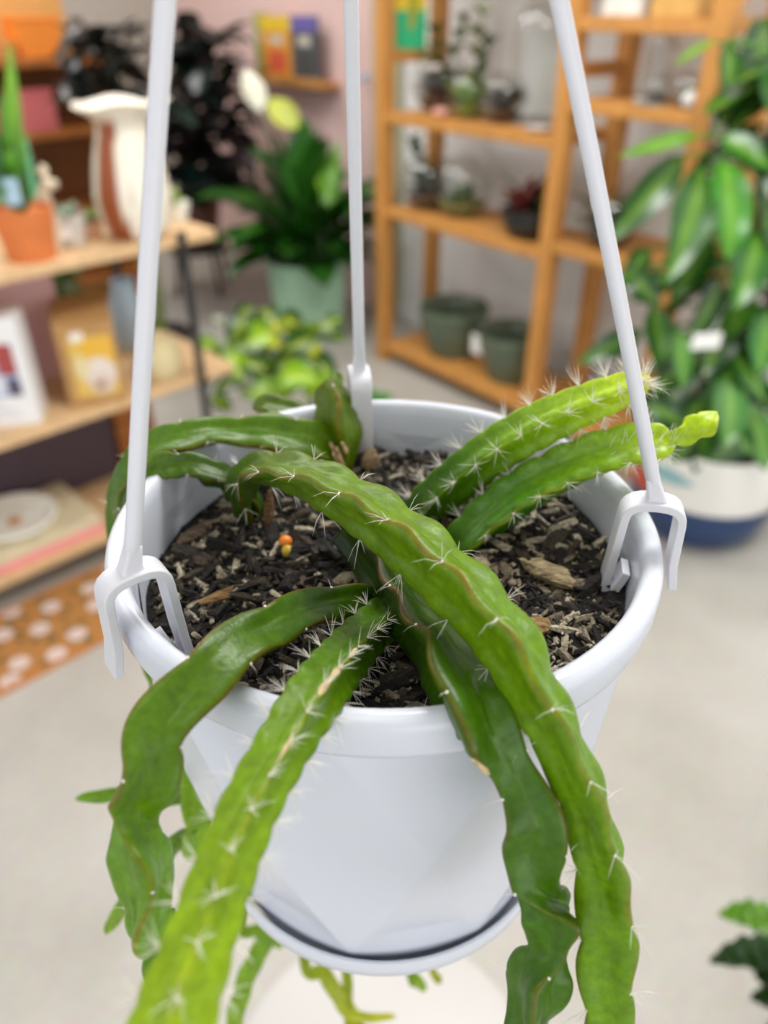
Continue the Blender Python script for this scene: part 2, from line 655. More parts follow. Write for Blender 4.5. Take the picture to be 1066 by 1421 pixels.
# the rod it hangs from (above the frame)
rod = thing('hanging_rod', HANG_TOP + Vector((0, 0, 0.04)), 'thin dark ceiling rod the white hanger hooks onto', 'rod')
rb = MB()
rb.tube([HANG_TOP + Vector((0, -0.03, 0.0748)), HANG_TOP + Vector((0, 0, 0.0692)), HANG_TOP + Vector((0, 0.03, 0.0748)), HANG_TOP + Vector((0, 0.03, 0.13)), HANG_TOP + Vector((0, 0, 0.16)), HANG_TOP + Vector((0, 0, 0.6)), Vector((HANG_TOP.x, HANG_TOP.y, ZC + 0.002))], 0.0025, seg=8)
obj('rod', rb, M_BLACK, rod)

# ------------------------------------------------------------------ soil
rs = random.Random(5)


def soil_z(x, y):
    r = math.hypot(x, y - 0.236)
    z = ZR - 0.0225 + 0.003 * noise.noise(Vector((x * 40, y * 40, 1))) + 0.002 * noise.noise(Vector((x * 110, y * 110, 5)))
    z += 0.004 * max(0, (x - 0.03) / 0.06) - 0.0035 * max(0, min(1, (-x - 0.02) / 0.05))
    return z - 0.002 * max(0, (r - 0.078) / 0.012)


sm = MB()
nr, na = 26, 96
vs = [Vector((0, 0.236, soil_z(0, 0.236)))]
for i in range(1, nr + 1):
    for k in range(na):
        a = 2 * math.pi * k / na
        r = 0.0898 * i / nr
        x, y = r * math.cos(a), 0.236 + r * math.sin(a)
        vs.append(Vector((x, y, soil_z(x, y) + rs.uniform(-0.0006, 0.0006))))
fs = [(0, 1 + k, 1 + (k + 1) % na) for k in range(na)]
for i in range(nr - 1):
    for k in range(na):
        k2 = (k + 1) % na
        fs.append((1 + i * na + k, 1 + (i + 1) * na + k, 1 + (i + 1) * na + k2, 1 + i * na + k2))
sm.add(vs, fs)
soil = tag(obj('potting_soil', sm, M_SOIL, loc=(0, 0.236, 1.315)), 'dark brown potting soil with shredded bark filling the white pot', 'soil', kind='stuff')


def shard(mb, c, lx, ly, lz, rot, col, rnd, jag=0.3):
    """irregular splinter: 4 rings of 5 points"""
    seg, rings = 5, 4
    vs, cs = [], []
    for i in range(rings):
        t = i / (rings - 1)
        w = 0.45 + 0.55 * math.sin(math.pi * (0.15 + 0.7 * t))
        for k in range(seg):
            a = 2 * math.pi * k / seg
            j = 1 + rnd.uniform(-jag, jag)
            vs.append(c + rot @ Vector(((t - 0.5) * lx + rnd.uniform(-0.1, 0.1) * ly, math.cos(a) * ly / 2 * w * j, math.sin(a) * lz / 2 * w * j)))
            q = rnd.uniform(0.75, 1.2)
            cs.append(tuple(x * q for x in col))
    fs = [tuple(reversed(range(seg))), tuple((rings - 1) * seg + k for k in range(seg))]
    for i in range(rings - 1):
        for k in range(seg):
            k2 = (k + 1) % seg
            fs.append((i * seg + k, i * seg + k2, (i + 1) * seg + k2, (i + 1) * seg + k))
    mb.add(vs, fs, cs)


def soil_col(x, rnd):
    q = rnd.random()
    light = 0.30 if x > 0.0 else 0.20  # more pale chips at right: the brighter lit side is put into the colour
    if q < 0.5:
        return mix(lin('0d0a08'), lin('1d1712'), rnd.random())
    if q < 1 - light:
        return mix(lin('261f18'), lin('4c4133'), rnd.random())
    return mix(lin('786c58'), lin('bcb199'), rnd.random())


cr = MB()
for i in range(5200):
    r = 0.0885 * math.sqrt(rs.random())
    a = rs.uniform(0, 2 * math.pi)
    x, y = r * math.cos(a), 0.236 + r * math.sin(a)
    big = rs.random()
    L = rs.uniform(0.0014, 0.0036) if big < 0.55 else rs.uniform(0.004, 0.0115)
    W = L * (rs.uniform(0.5, 0.9) if big < 0.55 else rs.uniform(0.2, 0.42))
    if r + L * 0.5 > 0.0895:
        continue
    rot = Matrix.Rotation(rs.uniform(0, 6.28), 3, 'Z') @ Matrix.Rotation(rs.uniform(-0.5, 0.5), 3, 'Y') @ Matrix.Rotation(rs.uniform(0, 6.28), 3, 'X')
    shard(cr, Vector((x, y, soil_z(x, y) + rs.uniform(-0.0004, 0.0016))), L, W, W * rs.uniform(0.4, 0.9), rot, soil_col(x, rs), rs)
for i in range(330):
    r = 0.083 * math.sqrt(rs.random())
    a = rs.uniform(0, 2 * math.pi)
    x, y = r * math.cos(a), 0.236 + r * math.sin(a)
    L = rs.uniform(0.007, 0.016)
    if r + L * .5 > .088:
        continue
    rot = Matrix.Rotation(rs.uniform(0, 6.28), 3, 'Z') @ Matrix.Rotation(rs.uniform(-0.35, 0.35), 3, 'Y') @ Matrix.Rotation(rs.uniform(0, 6.28), 3, 'X')
    shard(cr, Vector((x, y, soil_z(x, y) + rs.uniform(0.0005, 0.0022))), L, L * rs.uniform(.2, .5), L * rs.uniform(.12, .25), rot, soil_col(x + .02, rs), rs, .4)
tag(obj('soil_crumbs', cr, M_CHIP, parent=soil, smooth=False), kind='stuff')

# larger bark pieces one can pick out, each a thing
BARK = [((238, 722), 70, 26, -52, '6d5a4b', 'long grey-brown bark chip leaning on the inner pot wall at left'),
        ((318, 820), 88, 22, -27, '8a6a40', 'long pointed tan bark splinter lying on the soil at left'),
        ((375, 722), 16, 62, 8, '7a5a38', 'upright brown bark sliver beside the orange pellet'),
        ((758, 806), 84, 40, 42, '9c8b66', 'large weathered bark chunk on the right side of the soil'),
        ((744, 880), 40, 36, -30, '8b6f45', 'rounded tan bark nugget near the front right rim'),
        ((515, 648), 28, 34, -50, '8d7558', 'small pale bark piece at the back next to the upright stub'),
        ((702, 795), 40, 18, 78, '6e634c', 'narrow grey bark splinter left of the large weathered chunk'),
        ((630, 700), 70, 14, -40, 'a39880', 'thin pale bark strip between the two upright right stems'),
        ((665, 790), 30, 26, 20, '8f8266', 'flat pale bark flake beside the long central stem'),
        ((555, 945), 40, 16, 5, '5e5038', 'brown bark splinter by the front rim between two stems'),
        ((445, 900), 30, 16, -45, '5a4d39', 'small brown bark piece between the left stems'),
        ((410, 790), 36, 10, 25, '857455', 'thin twisted bark shred in front of the orange pellet'),
        ((826, 782), 22, 16, 60, '6b5d45', 'small bark chip beside the right hanger clip'),
        ((690, 600), 24, 18, 60, '6e4632', 'reddish bark chip at the back behind the hairy stem')]
M_BARK = mat('bark', rough=0.85, attr=True, var=0.45, scale=260, bump=1.0, bscale=420, stretch=(0.5, 2, 2))
for (q, L, W, ang, col, lab) in BARK:
    p = onz(q[0], q[1], ZR - 0.021)
    rr = math.hypot(p.x, p.y - 0.236)
    if rr > 0.080:
        k = 0.080 / rr
        p.x *= k
        p.y = 0.236 + (p.y - 0.236) * k
    s = mpp(p)
    up_ = W > L
    l, w = (max(L, W) * s, min(L, W) * s)
    mb = MB()
    rnd = random.Random(int(L * 7 + W * 13))
    rot = Matrix.Rotation(math.radians(-ang) if not up_ else math.radians(80), 3, 'Z')
    if up_:
        rot = rot @ Matrix.Rotation(math.radians(-70), 3, 'Y')
    seg, rings = 9, 9
    vsx, cs = [], []
    cc = lin(col)
    zc = soil_z(p.x, p.y) + (w * 0.32 if not up_ else l * 0.42)
    for i in range(rings):
        t = i / (rings - 1)
        prof_ = min(1, 0.35 + 2.2 * min(t, 1 - t))
        for k in range(seg):
            a = 2 * math.pi * k / seg
            sq = 1 / max(abs(math.cos(a)), abs(math.sin(a))) * 0.82
            j = 1 + rnd.uniform(-0.14, 0.14)
            vsx.append(Vector((p.x, p.y, zc)) + rot @ Vector(((t - 0.5) * l + rnd.uniform(-0.05, 0.05) * l * (i in (0, rings - 1)), math.cos(a) * w / 2 * prof_ * j * sq, math.sin(a) * w * 0.3 * prof_ * j * sq)))
            g = rnd.uniform(0.6, 1.3)
            cs.append(tuple(x * g for x in cc))
    fsx = [tuple(reversed(range(seg))), tuple((rings - 1) * seg + k for k in range(seg))]
    for i in range(rings - 1):
        for k in range(seg):
            k2 = (k + 1) % seg
            fsx.append((i * seg + k, i * seg + k2, (i + 1) * seg + k2, (i + 1) * seg + k))
    mb.add(vsx, fsx, cs)
    tag(obj('bark_chip', mb, M_BARK, sharp=30), lab, 'bark', 'bark pieces on the soil')

for (q, col, r, lab) in (((396, 748), 'e8831e', 0.0027, 'bright orange round fertiliser pellet on the soil'),
                         ((399, 759), 'b89a28', 0.0026, 'yellow fertiliser pellet touching the orange one')):
    p = onz(q[0], q[1], ZR - 0.019)
    mb = MB()
    mb.lathe((p.x, p.y, soil_z(p.x, p.y) - 0.0004), [(0.0001 + r * math.sin(x), r * (1 - math.cos(x))) for x in [math.pi * i / 10 for i in range(11)]], 16)
    tag(obj('fertiliser_pellet', mb, cm('pellet_' + col, col, rough=0.35), sharp=0), lab, 'pellet', 'fertiliser pellets')

# ------------------------------------------------------------------ the cactus
cact_o = onz(470, 790, ZR - 0.0215)
cactus = thing('trailing_cactus', cact_o, 'green trailing ribbed climbing cactus with white spines arching over the white pot', 'plant')
G_DARK, G_MID, G_LITE, G_LIME, G_RED = lin('2f5420'), lin('4a7d28'), lin('6c9c3a'), lin('9cc43a'), lin('94502a')


def ellipsoid(mb, c, r, seg=6, rings=4):
    vs = []
    for i in range(rings + 1):
        th = math.pi * i / rings
        for k in range(seg):
            a = 2 * math.pi * k / seg
            vs.append(c + Vector((math.sin(th) * math.cos(a), math.sin(th) * math.sin(a), math.cos(th))) * r)
    fs = []
    for i in range(rings):
        for k in range(seg):
            k2 = (k + 1) % seg
            fs.append((i * seg + k, (i + 1) * seg + k, (i + 1) * seg + k2, i * seg + k2))
    mb.add(vs, fs)


def stem(P, ribs=3, spacing=0.016, scal=0.16, wav=0.10, core=None, pw=None, cols=None, red=0.5, spines=4, slen=0.007, phase=0.0, seed=1,
         world_pts=False, tip=True, scars=(), edge=None, hang=0.3, thick=1.0, quilt=0.10, tuft=0, tuft_len=0.1):
    """P: (px, py, depth, halfwidth_px, roll_deg) control points"""
    rnd = random.Random(seed)
    NS = 14
    S = catmull(P, NS)

    def span(deg):
        sn = [math.sin(math.radians(deg) + 2 * math.pi * k / ribs) for k in range(ribs)]
        return (max(sn) - min(sn)) / 2, (max(sn) + min(sn)) / 2

    pts, R, roll = [], [], []
    for q in S:
        if world_pts:
            pts.append(Vector(q[:3]))
            R.append(q[3])
            roll.append(math.radians(q[4]))
        else:
            pts.append(at(q[0], q[1], q[2]))
            R.append(max(0.3, q[3]) * q[2] / F / span(q[4])[0])
            roll.append(math.radians(q[4]))
    # resample evenly so that the scallops are smooth
    d = [0.0]
    for i in range(1, len(pts)):
        d.append(d[-1] + (pts[i] - pts[i - 1]).length)
    tot = d[-1]
    step = 0.0011
    n = max(12, int(tot / step))
    pp, RR, ro, ss = [], [], [], []
    j = 0
    for i in range(n + 1):
        x = tot * i / n
        while j < len(d) - 2 and d[j + 1] < x:
            j += 1
        f = (x - d[j]) / max(1e-9, d[j + 1] - d[j])
        pp.append(pts[j].lerp(pts[j + 1], f))
        RR.append(R[j] + (R[j + 1] - R[j]) * f)
        ro.append(roll[j] + (roll[j + 1] - roll[j]) * f)
        ss.append(x)
    FR = (0, .035, .09, .17, .29, .45, .64, .83)
    offs = sorted(set([-f for f in FR] + list(FR) + [1.0]))
    angs = []                                         # (angle, rib index, fraction of the half sector)
    for k in range(ribs):
        for f in offs:
            angs.append(((k + f / 2) * 2 * math.pi / ribs, k, abs(f)))
    SEG = len(angs)
    if spacing < 0.0135:
        quilt = 0.0
    core = {3: .44, 4: .60, 5: .72}[ribs] if core is None else core
    pw = {3: 5.0, 4: 3.4, 5: 2.6}[ribs] if pw is None else pw
    cols = cols or [(0, G_MID), (1, G_MID)]
    mb, sp = MB(), MB()
    vs, cs = [], []
    campos = Vector((0, 0, H))
    areoles = []
    frames = []
    for i in range(n + 1):
        Tn = (pp[min(i + 2, n)] - pp[max(i - 2, 0)]).normalized()
        V = (campos - pp[i])
        N = (V - Tn * V.dot(Tn)).normalized()
        if frames:
            pn = frames[-1][1]
            pn = (pn - Tn * pn.dot(Tn)).normalized()
            N = (pn * 0.6 + N * 0.4).normalized()
        B = N.cross(Tn)
        frames.append((Tn, N, B))
    if not world_pts:
        for i in range(n + 1):
            pp[i] = pp[i] - frames[i][2] * (span(math.degrees(ro[i]))[1] * RR[i])
    for i in range(n + 1):
        Tn, N, B = frames[i]
        s = ss[i]
        u = s / tot
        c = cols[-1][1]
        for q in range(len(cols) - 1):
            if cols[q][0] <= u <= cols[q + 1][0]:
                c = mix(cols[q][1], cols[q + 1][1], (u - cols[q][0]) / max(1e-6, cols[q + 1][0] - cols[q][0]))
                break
        endf = 1.0
        if tip:
            endf = min(1.0, math.sqrt(max(0.0, 1 - (1 - min(1, (tot - s) / 0.007)) ** 2)) + 0.03)
        rib_r, rib_t = [], []
        for k in range(ribs):
            x = ((s + phase) / spacing + k / ribs) % 1.0
            e = abs(math.sin(math.pi * x)) ** 0.7
            rib_r.append(1 - scal * (1 - e))
            rib_t.append(wav * math.sin(2 * math.pi * x + k))
        for a, kk, f_ in angs:
            cc = abs(math.cos(math.pi / 2 * f_)) ** pw
            tipf = (1 - f_) ** 1.2
            qx = ((s + phase) / spacing + (kk + 0.5) / ribs) % 1.0
            co = core * (1 + quilt * math.sin(2 * math.pi * qx + 1.1 * kk) * (1 - cc))
            r = RR[i] * endf * (co + (rib_r[kk] - co) * cc)
            aa = a + ro[i] + rib_t[kk] * tipf
            # thin rounded margin: pull neighbours towards the rib line
            vs.append(pp[i] + (N * math.cos(aa) + B * math.sin(aa)) * r)
            ec = edge or G_RED
            nz = 0.5 + 0.5 * noise.noise(pp[i] * 90 + Vector((kk * 3.1, 0, 0)))
            w = red * max(0, (0.12 - f_) / 0.12) * nz * 1.4
            v = mix(c, G_LITE, 0.10 * f_)
            m2 = 0.9 + 0.2 * noise.noise(pp[i] * 160 + Vector((a, seed, 0)))
            hc = mix(v, ec, w)
            cs.append((hc[0] * m2 * 1.0, hc[1] * m2 * 0.84, hc[2] * m2 * 0.14))
    fs = []
    for i in range(n):
        for k in range(SEG):
            k2 = (k + 1) % SEG
            fs.append((i * SEG + k, i * SEG + k2, (i + 1) * SEG + k2, (i + 1) * SEG + k))
    fs.append(tuple(reversed(range(SEG))))
    fs.append(tuple(n * SEG + k for k in range(SEG)))
    mb.add(vs, fs, cs)
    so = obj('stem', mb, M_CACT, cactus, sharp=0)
    # areoles with spines at every notch
    for k in range(ribs):
        m = 0
        while True:
            s = (m + 1 - k / ribs) * spacing - phase
            m += 1
            if s > tot - 0.002:
                break
            if s < 0.006:
                continue
            i = int(s / tot * n)
            Tn, N, B = frames[i]
            aa = k * 2 * math.pi / ribs + ro[i] + wav * math.sin(k)
            out = (N * math.cos(aa) + B * math.sin(aa)).normalized()
            p = pp[i] + out * RR[i] * (1 - scal)
            if spines > 0:
                ellipsoid(sp, p, 0.00055)
            cnt = int(spines + rnd.uniform(-1, 1.5)) if spines >= 1 else (1 if rnd.random() < spines else 0)
            side = out.cross(Tn)
            for _ in range(cnt):
                dirv = (out * rnd.uniform(0.5, 1.0) + side * rnd.uniform(-0.75, 0.75) + Tn * rnd.uniform(-0.7, 0.7)).normalized()
                L = slen * rnd.uniform(0.55, 1.15)
                e = p + dirv * L + Vector((0, 0, -1)) * L * hang * rnd.uniform(0.2, 1)
                mdl = p + dirv * L * 0.55
                sp.tube([p, mdl, e], [0.0001 * thick, 0.00008 * thick, 0.00002], seg=3, cap=False)
    for _ in range(tuft):
        i = int(n * (1 - rnd.random() ** 1.5 * tuft_len))
        Tn, N, B = frames[i]
        aa = rnd.uniform(0, 6.28)
        out = N * math.cos(aa) + B * math.sin(aa)
        p = pp[i] + out * RR[i] * core * .9
        dirv = (out * rnd.uniform(.5, 1) + Tn * rnd.uniform(-.1, .9) + Vector((0, 0, .25))).normalized()
        L = slen * rnd.uniform(.6, 1.15)
        sp.tube([p, p + dirv * L * .55, p + dirv * L + Vector((0, 0, rnd.uniform(-.2, .1) * L))], [0.0001, 0.00008, 0.00002], seg=3, cap=False)
    if sp.v:
        tag(obj('spines', sp, M_SPINE, so, sharp=0), kind='stuff')
    for (u0, u1, ak, w) in scars:
        kb = MB()
        i0, i1 = int(u0 * n), int(u1 * n)
        path, rad = [], []
        for i in range(i0, i1 + 1, 2):
            Tn, N, B = frames[i]
            aa = ak * 2 * math.pi / ribs + ro[i]
            x = ((ss[i] + phase) / spacing + ak / ribs) % 1.0
            e = abs(math.sin(math.pi * x)) ** 0.7
            path.append(pp[i] + (N * math.cos(aa) + B * math.sin(aa)) * RR[i] * (1 - scal * (1 - e)) * 0.98)
            rad.append(w * rnd.uniform(0.4, 1.1))
        rad[0] = rad[-1] = w * 0.2
        if len(path) > 2:
            kb.tube(path, rad, seg=6)
            tag(obj('corky_scar', kb, M_CORK, so, sharp=0), 'tan corky scar along the rib')
    return so


SP = 0.0
# long central stem: rises at the back left, arches over and runs down the right front
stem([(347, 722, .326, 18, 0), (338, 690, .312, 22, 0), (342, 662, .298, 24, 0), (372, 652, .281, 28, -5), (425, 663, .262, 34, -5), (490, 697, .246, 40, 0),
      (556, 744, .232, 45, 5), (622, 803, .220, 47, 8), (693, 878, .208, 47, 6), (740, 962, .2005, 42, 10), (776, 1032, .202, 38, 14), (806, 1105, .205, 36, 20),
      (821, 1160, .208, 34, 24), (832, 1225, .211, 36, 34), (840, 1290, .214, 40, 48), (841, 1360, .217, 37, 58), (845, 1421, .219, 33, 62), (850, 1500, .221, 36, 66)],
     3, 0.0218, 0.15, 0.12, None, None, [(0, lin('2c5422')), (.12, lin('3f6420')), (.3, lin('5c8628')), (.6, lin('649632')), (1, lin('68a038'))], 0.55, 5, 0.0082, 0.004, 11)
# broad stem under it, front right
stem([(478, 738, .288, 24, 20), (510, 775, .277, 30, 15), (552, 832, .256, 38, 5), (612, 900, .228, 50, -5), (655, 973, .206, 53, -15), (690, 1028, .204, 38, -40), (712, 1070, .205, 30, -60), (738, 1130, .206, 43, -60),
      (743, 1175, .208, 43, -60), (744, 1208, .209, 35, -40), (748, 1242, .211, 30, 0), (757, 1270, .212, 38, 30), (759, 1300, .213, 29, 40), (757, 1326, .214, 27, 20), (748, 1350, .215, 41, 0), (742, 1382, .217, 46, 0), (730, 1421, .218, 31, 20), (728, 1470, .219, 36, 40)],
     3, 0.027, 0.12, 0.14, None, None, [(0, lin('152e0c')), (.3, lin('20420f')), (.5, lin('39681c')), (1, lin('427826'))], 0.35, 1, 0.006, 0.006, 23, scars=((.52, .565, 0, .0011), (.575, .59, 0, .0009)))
# hairy stem, front left
stem([(552, 842, .272, 30, 10), (528, 862, .256, 32, 10), (490, 900, .235, 37, 8), (440, 962, .204, 43, 5), (398, 1028, .188, 42, 5), (352, 1110, .176, 43, 5), (318, 1190, .167, 46, 0), (290, 1270, .160, 49, 0),
      (264, 1345, .154, 55, -5), (238, 1425, .149, 62, -5), (212, 1520, .145, 66, -5), (195, 1620, .143, 60, -5)],
     4, 0.0088, 0.10, 0.05, None, None, [(0, lin('33611b')), (.35, lin('4a7a28')), (.6, lin('6c9a32')), (1, lin('98c448'))], 0.35, 9, 0.0066, 0.0, 37, scars=((.30, .36, 0, .0009), (.38, .47, 0, .0012), (.53, .58, 0, .0006)), hang=0.15,
     edge=lin('a8a04a'))
# twisted spineless stem, far left front
stem([(528, 836, .270, 18, 60), (488, 832, .258, 22, 55), (440, 840, .246, 26, 50), (380, 864, .229, 31, 45), (318, 902, .212, 36, 40), (262, 958, .201, 40, 50), (220, 1012, .197, 42, 60), (212, 1055, .197, 42, 65), (206, 1088, .197, 42, 75), (194, 1118, .199, 32, 95), (190, 1150, .200, 31, 110), (196, 1192, .200, 48, 120), (201, 1228, .201, 44, 120), (206, 1260, .202, 32, 110), (208, 1290, .203, 29, 100), (214, 1325, .204, 18, 90)],
     3, 0.029, 0.14, 0.16, None, None, [(0, lin('1f4012')), (.3, lin('386418')), (.5, lin('487224')), (.75, lin('5f9436')), (1, lin('66a03a'))], 0.55, 0.5, 0.004, 0.012, 41)
stem([(228, 1262, .215, 14, 0), (226, 1295, .213, 22, 20), (220, 1335, .21, 22, 40), (214, 1375, .209, 16, 50)], 3, 0.02, 0.2, 0.1, None, None, [(0, G_MID), (1, lin('66a03a'))], 0.2, 0, 0.004, 0.0, 43)
# hairy upright stem, back right
stem([(578, 722, .326, 25, 0), (600, 697, .320, 31, 0), (645, 657, .311, 32, 0), (700, 617, .304, 33, 0), (760, 584, .299, 32, 0), (825, 556, .294, 28, 0), (872, 538, .291, 23, 0), (904, 524, .289, 13, 0)],
     5, 0.0098, 0.08, 0.03, None, None, [(0, lin('2f5f2c')), (.3, lin('447c28')), (.6, lin('80b838')), (.85, lin('a8d850')), (.97, lin('bcd84c')), (1, lin('d4b048'))], 0.5, 13, 0.0082, 0.0, 53, hang=-0.1, tuft=70, tuft_len=.06, edge=lin('a9c860'))
# second upright stem, right, with a new shoot on its tip
stem([(622, 772, .312, 20, -20), (648, 742, .302, 28, -20), (690, 705, .299, 32, -20), (745, 667, .297, 32, -22), (805, 637, .294, 31, -26), (860, 618, .291, 29, -30), (905, 613, .289, 28, -30), (938, 614, .287, 18, -30)],
     3, 0.0125, 0.12, 0.06, None, None, [(0, lin('3c7428')), (.4, lin('458438')), (.75, lin('78b048')), (1, lin('a4d058'))], 0.5, 10, 0.0068, 0.003, 59, hang=0.0, tuft=110, tuft_len=.25, edge=lin('a9b64a'))
stem([(932, 612, .288, 10, 30), (952, 603, .288, 17, 40), (968, 592, .288, 20, 70), (984, 580, .288, 16, 90), (994, 570, .288, 6, 100)], 3, 0.008, 0.25, 0.2, None, None, [(0, lin('98c858')), (1, lin('b0dc50'))], 0.5, 0, 0.004, 0.002, 61, edge=lin('b9a83a'))
# back left stem that goes over the rim and hangs down behind the pot
stem([(478, 655, .352, 12, 0), (462, 626, .347, 21, 20), (430, 608, .342, 27, 30), (385, 600, .336, 28, 30), (335, 596, .330, 21, 30), (285, 599, .324, 21, 25), (235, 612, .318, 26, 20), (196, 640, .314, 27, 10), (172, 680, .318, 22, 0),
      (168, 735, .336, 20, 0), (195, 850, .362, 20, 0), (236, 980, .372, 19, 0), (262, 1060, .372, 20, 20), (272, 1115, .370, 21, 40), (272, 1160, .368, 18, 60), (262, 1195, .367, 10, 70)],
     3, 0.024, 0.18, 0.10, None, None, [(0, lin('4d7022')), (.15, lin('4b7a20')), (.35, lin('436f22')), (.6, lin('4f8228')), (1, lin('78ac44'))], 0.6, 3, 0.004, 0.0, 67)
stem([(262, 1098, .372, 12, 0), (225, 1108, .374, 12, 20), (180, 1103, .376, 10, 40), (140, 1104, .378, 9, 40), (104, 1108, .38, 4, 40)], 3, 0.02, 0.12, 0.1, None, None, [(0, G_MID), (1, lin('62962e'))], 0.1, 0, 0.004, 0, 71)
stem([(276, 1150, .368, 10, 0), (250, 1165, .37, 12, 20), (222, 1190, .372, 12, 30), (190, 1232, .374, 10, 30), (165, 1265, .375, 10, 30), (144, 1295, .376, 5, 30)], 3, 0.02, 0.12, 0.1, None, None, [(0, G_MID), (1, lin('7aa83c'))], 0.1, 0, 0.004, 0, 73)
# knobbly dark stem left of the centre
stem([(362, 716, .326, 16, 0), (345, 692, .320, 19, 0), (318, 668, .316, 20, 10), (288, 651, .313, 20, 20), (258, 643, .311, 18, 40), (232, 646, .309, 20, 60), (210, 662, .309, 17, 70), (200, 680, .31, 8, 70)],
     3, 0.013, 0.26, 0.2, None, None, [(0, lin('26491f')), (.6, lin('34591f')), (1, lin('5a8a2a'))], 0.3, 3, 0.004, 0.0, 79)
# short stubs at the back
stem([(478, 660, .354, 8, 0), (478, 640, .352, 16, 0), (474, 606, .349, 31, 0), (464, 570, .347, 33, -5), (458, 540, .345, 22, -10), (458, 524, .344, 7, -10)],
     3, 0.026, 0.22, 0.1, None, None, [(0, lin('6a7a34')), (.2, lin('5c8628')), (1, lin('58742a'))], 0.7, 1, 0.004, 0.01, 83)
stem([(470, 650, .356, 8, 0), (452, 612, .36, 18, 20), (425, 588, .361, 22, 20), (395, 570, .36, 22, 20), (368, 562, .358, 17, 20), (350, 566, .356, 7, 20)],
     3, 0.022, 0.2, 0.1, None, None, [(0, lin('42641f')), (1, lin('4a6a26'))], 0.6, 0, 0.004, 0.01, 89)
sc_ = MB()
for q in ((462, 622), (470, 628), (478, 622), (466, 636), (474, 640)):
    p = at(q[0], q[1], .340)
    shard(sc_, p, 0.006, 0.0022, 0.002, Matrix.Rotation(1.2, 3, 'Y'), lin('b79a72'), rs)
tag(obj('dry_scale', sc_, M_CHIP, cactus, smooth=False), 'dry tan papery scale at the joint')


# one thin stem goes over the back rim and forks behind the pot into shoots that show below the saucer
CH = [(0, lin('3f6a24')), (.6, lin('5c9430')), (1, lin('7fae3c'))]
CH2 = [(0, lin('3f6a24')), (.6, lin('6c9a30')), (1, lin('a9b848'))]
FORK = Vector((-0.024, 0.352, 1.18))
stem([(-.022, .318, 1.322, .003, 0), (-.0225, .330, 1.3465, .0034, 10), (-.023, .340, 1.349, .0036, 15), (-.0235, .349, 1.338, .004, 20), (-.024, .354, 1.27, .0045, 30), (FORK.x, FORK.y, FORK.z, .005, 40)],
     3, 0.022, 0.12, 0.1, None, None, CH, 0.1, 0, 0.004, 0, 90, world_pts=True)


def hang(pixels, depth, half, seed, cols, drop):
    a = [(FORK.x, FORK.y, FORK.z + .01, .004, 0), (FORK.x, FORK.y, FORK.z - drop, .005, 40)]
    for i, (px, py) in enumerate(pixels):
        p = at(px, py, depth)
        a.append((p.x, p.y, p.z, half[i] * depth / F, 40 + 10 * i))
    stem(a, 3, 0.022, 0.12, 0.1, None, None, cols, 0.1, 0, 0.004, 0, seed, world_pts=True)


hang([(395, 1240), (372, 1300), (345, 1350), (326, 1410), (318, 1470)], .50, [14, 15, 15, 14, 10], 91, CH, .03)
hang([(340, 1260), (365, 1290), (392, 1316)], .52, [9, 9, 5], 93, CH, .035)
hang([(425, 1310), (452, 1352), (480, 1396), (500, 1412), (550, 1411)], .52, [9, 12, 13, 8, 5], 97, CH2, .05)
hang([(484, 1390), (500, 1425), (512, 1470)], .52, [9, 9, 6], 99, CH2, .06)
hang([(566, 1330), (576, 1352), (590, 1376)], .52, [8, 9, 7], 101, CH, .045)
hang([(594, 1325), (612, 1354)], .54, [7, 5], 103, CH2, .055)

# ================================================================== BACKGROUND
# white round stool below the pot
p = Vector((0.0, 0.375, 0))
st = thing('round_stool', p, 'white round stool standing on the concrete floor below the pot', 'stool')
M_STOOL = cm('stool_paint', 'c4c1be', rough=0.4)
mb = MB()
mb.lathe((p.x, p.y, 0.42), [(0, 0), (0.165, 0), (0.178, 0.006), (0.182, 0.018), (0.178, 0.03), (0.165, 0.034), (0, 0.036)], 56)
obj('seat', mb, M_STOOL, st)
for k in range(4):
    a = math.pi / 4 + k * math.pi / 2
    mb = MB()
    mb.tube([p + Vector((0.11 * math.cos(a), 0.11 * math.sin(a), 0.422)), p + Vector((0.155 * math.cos(a), 0.155 * math.sin(a), 0.0))], [0.016, 0.012], seg=12)
    obj('leg', mb, M_STOOL, st)
mb = MB()
ring = [p + Vector((0.139 * math.cos(x), 0.139 * math.sin(x), 0.15)) for x in [2 * math.pi * i / 40 for i in range(41)]]
mb.tube(ring, 0.007, seg=8)
obj('foot_ring', mb, M_STOOL, st)

# ------------------------------------------------------------------ right-hand wooden shelving
D0, D1 = 2.29, 2.65
SL, SMID, SR = 2.81, 1.85, 1.335
shelf = thing('shelving_unit', room((SL + SR) / 2, (D0 + D1) / 2), 'honey-coloured open wooden shelving unit against the white wall', 'shelf')


def rbox(name, s0, s1, d0, d1, z0, z1, m=M_WOODR, parent=shelf, bevel=0.003):
    mb = MB()
    c = room((s0 + s1) / 2, (d0 + d1) / 2, z0)
    mb.box(c, abs(s1 - s0), abs(d1 - d0), z1 - z0, YAW_R)
    return obj(name, mb, m, parent, smooth=False, bevel=bevel)


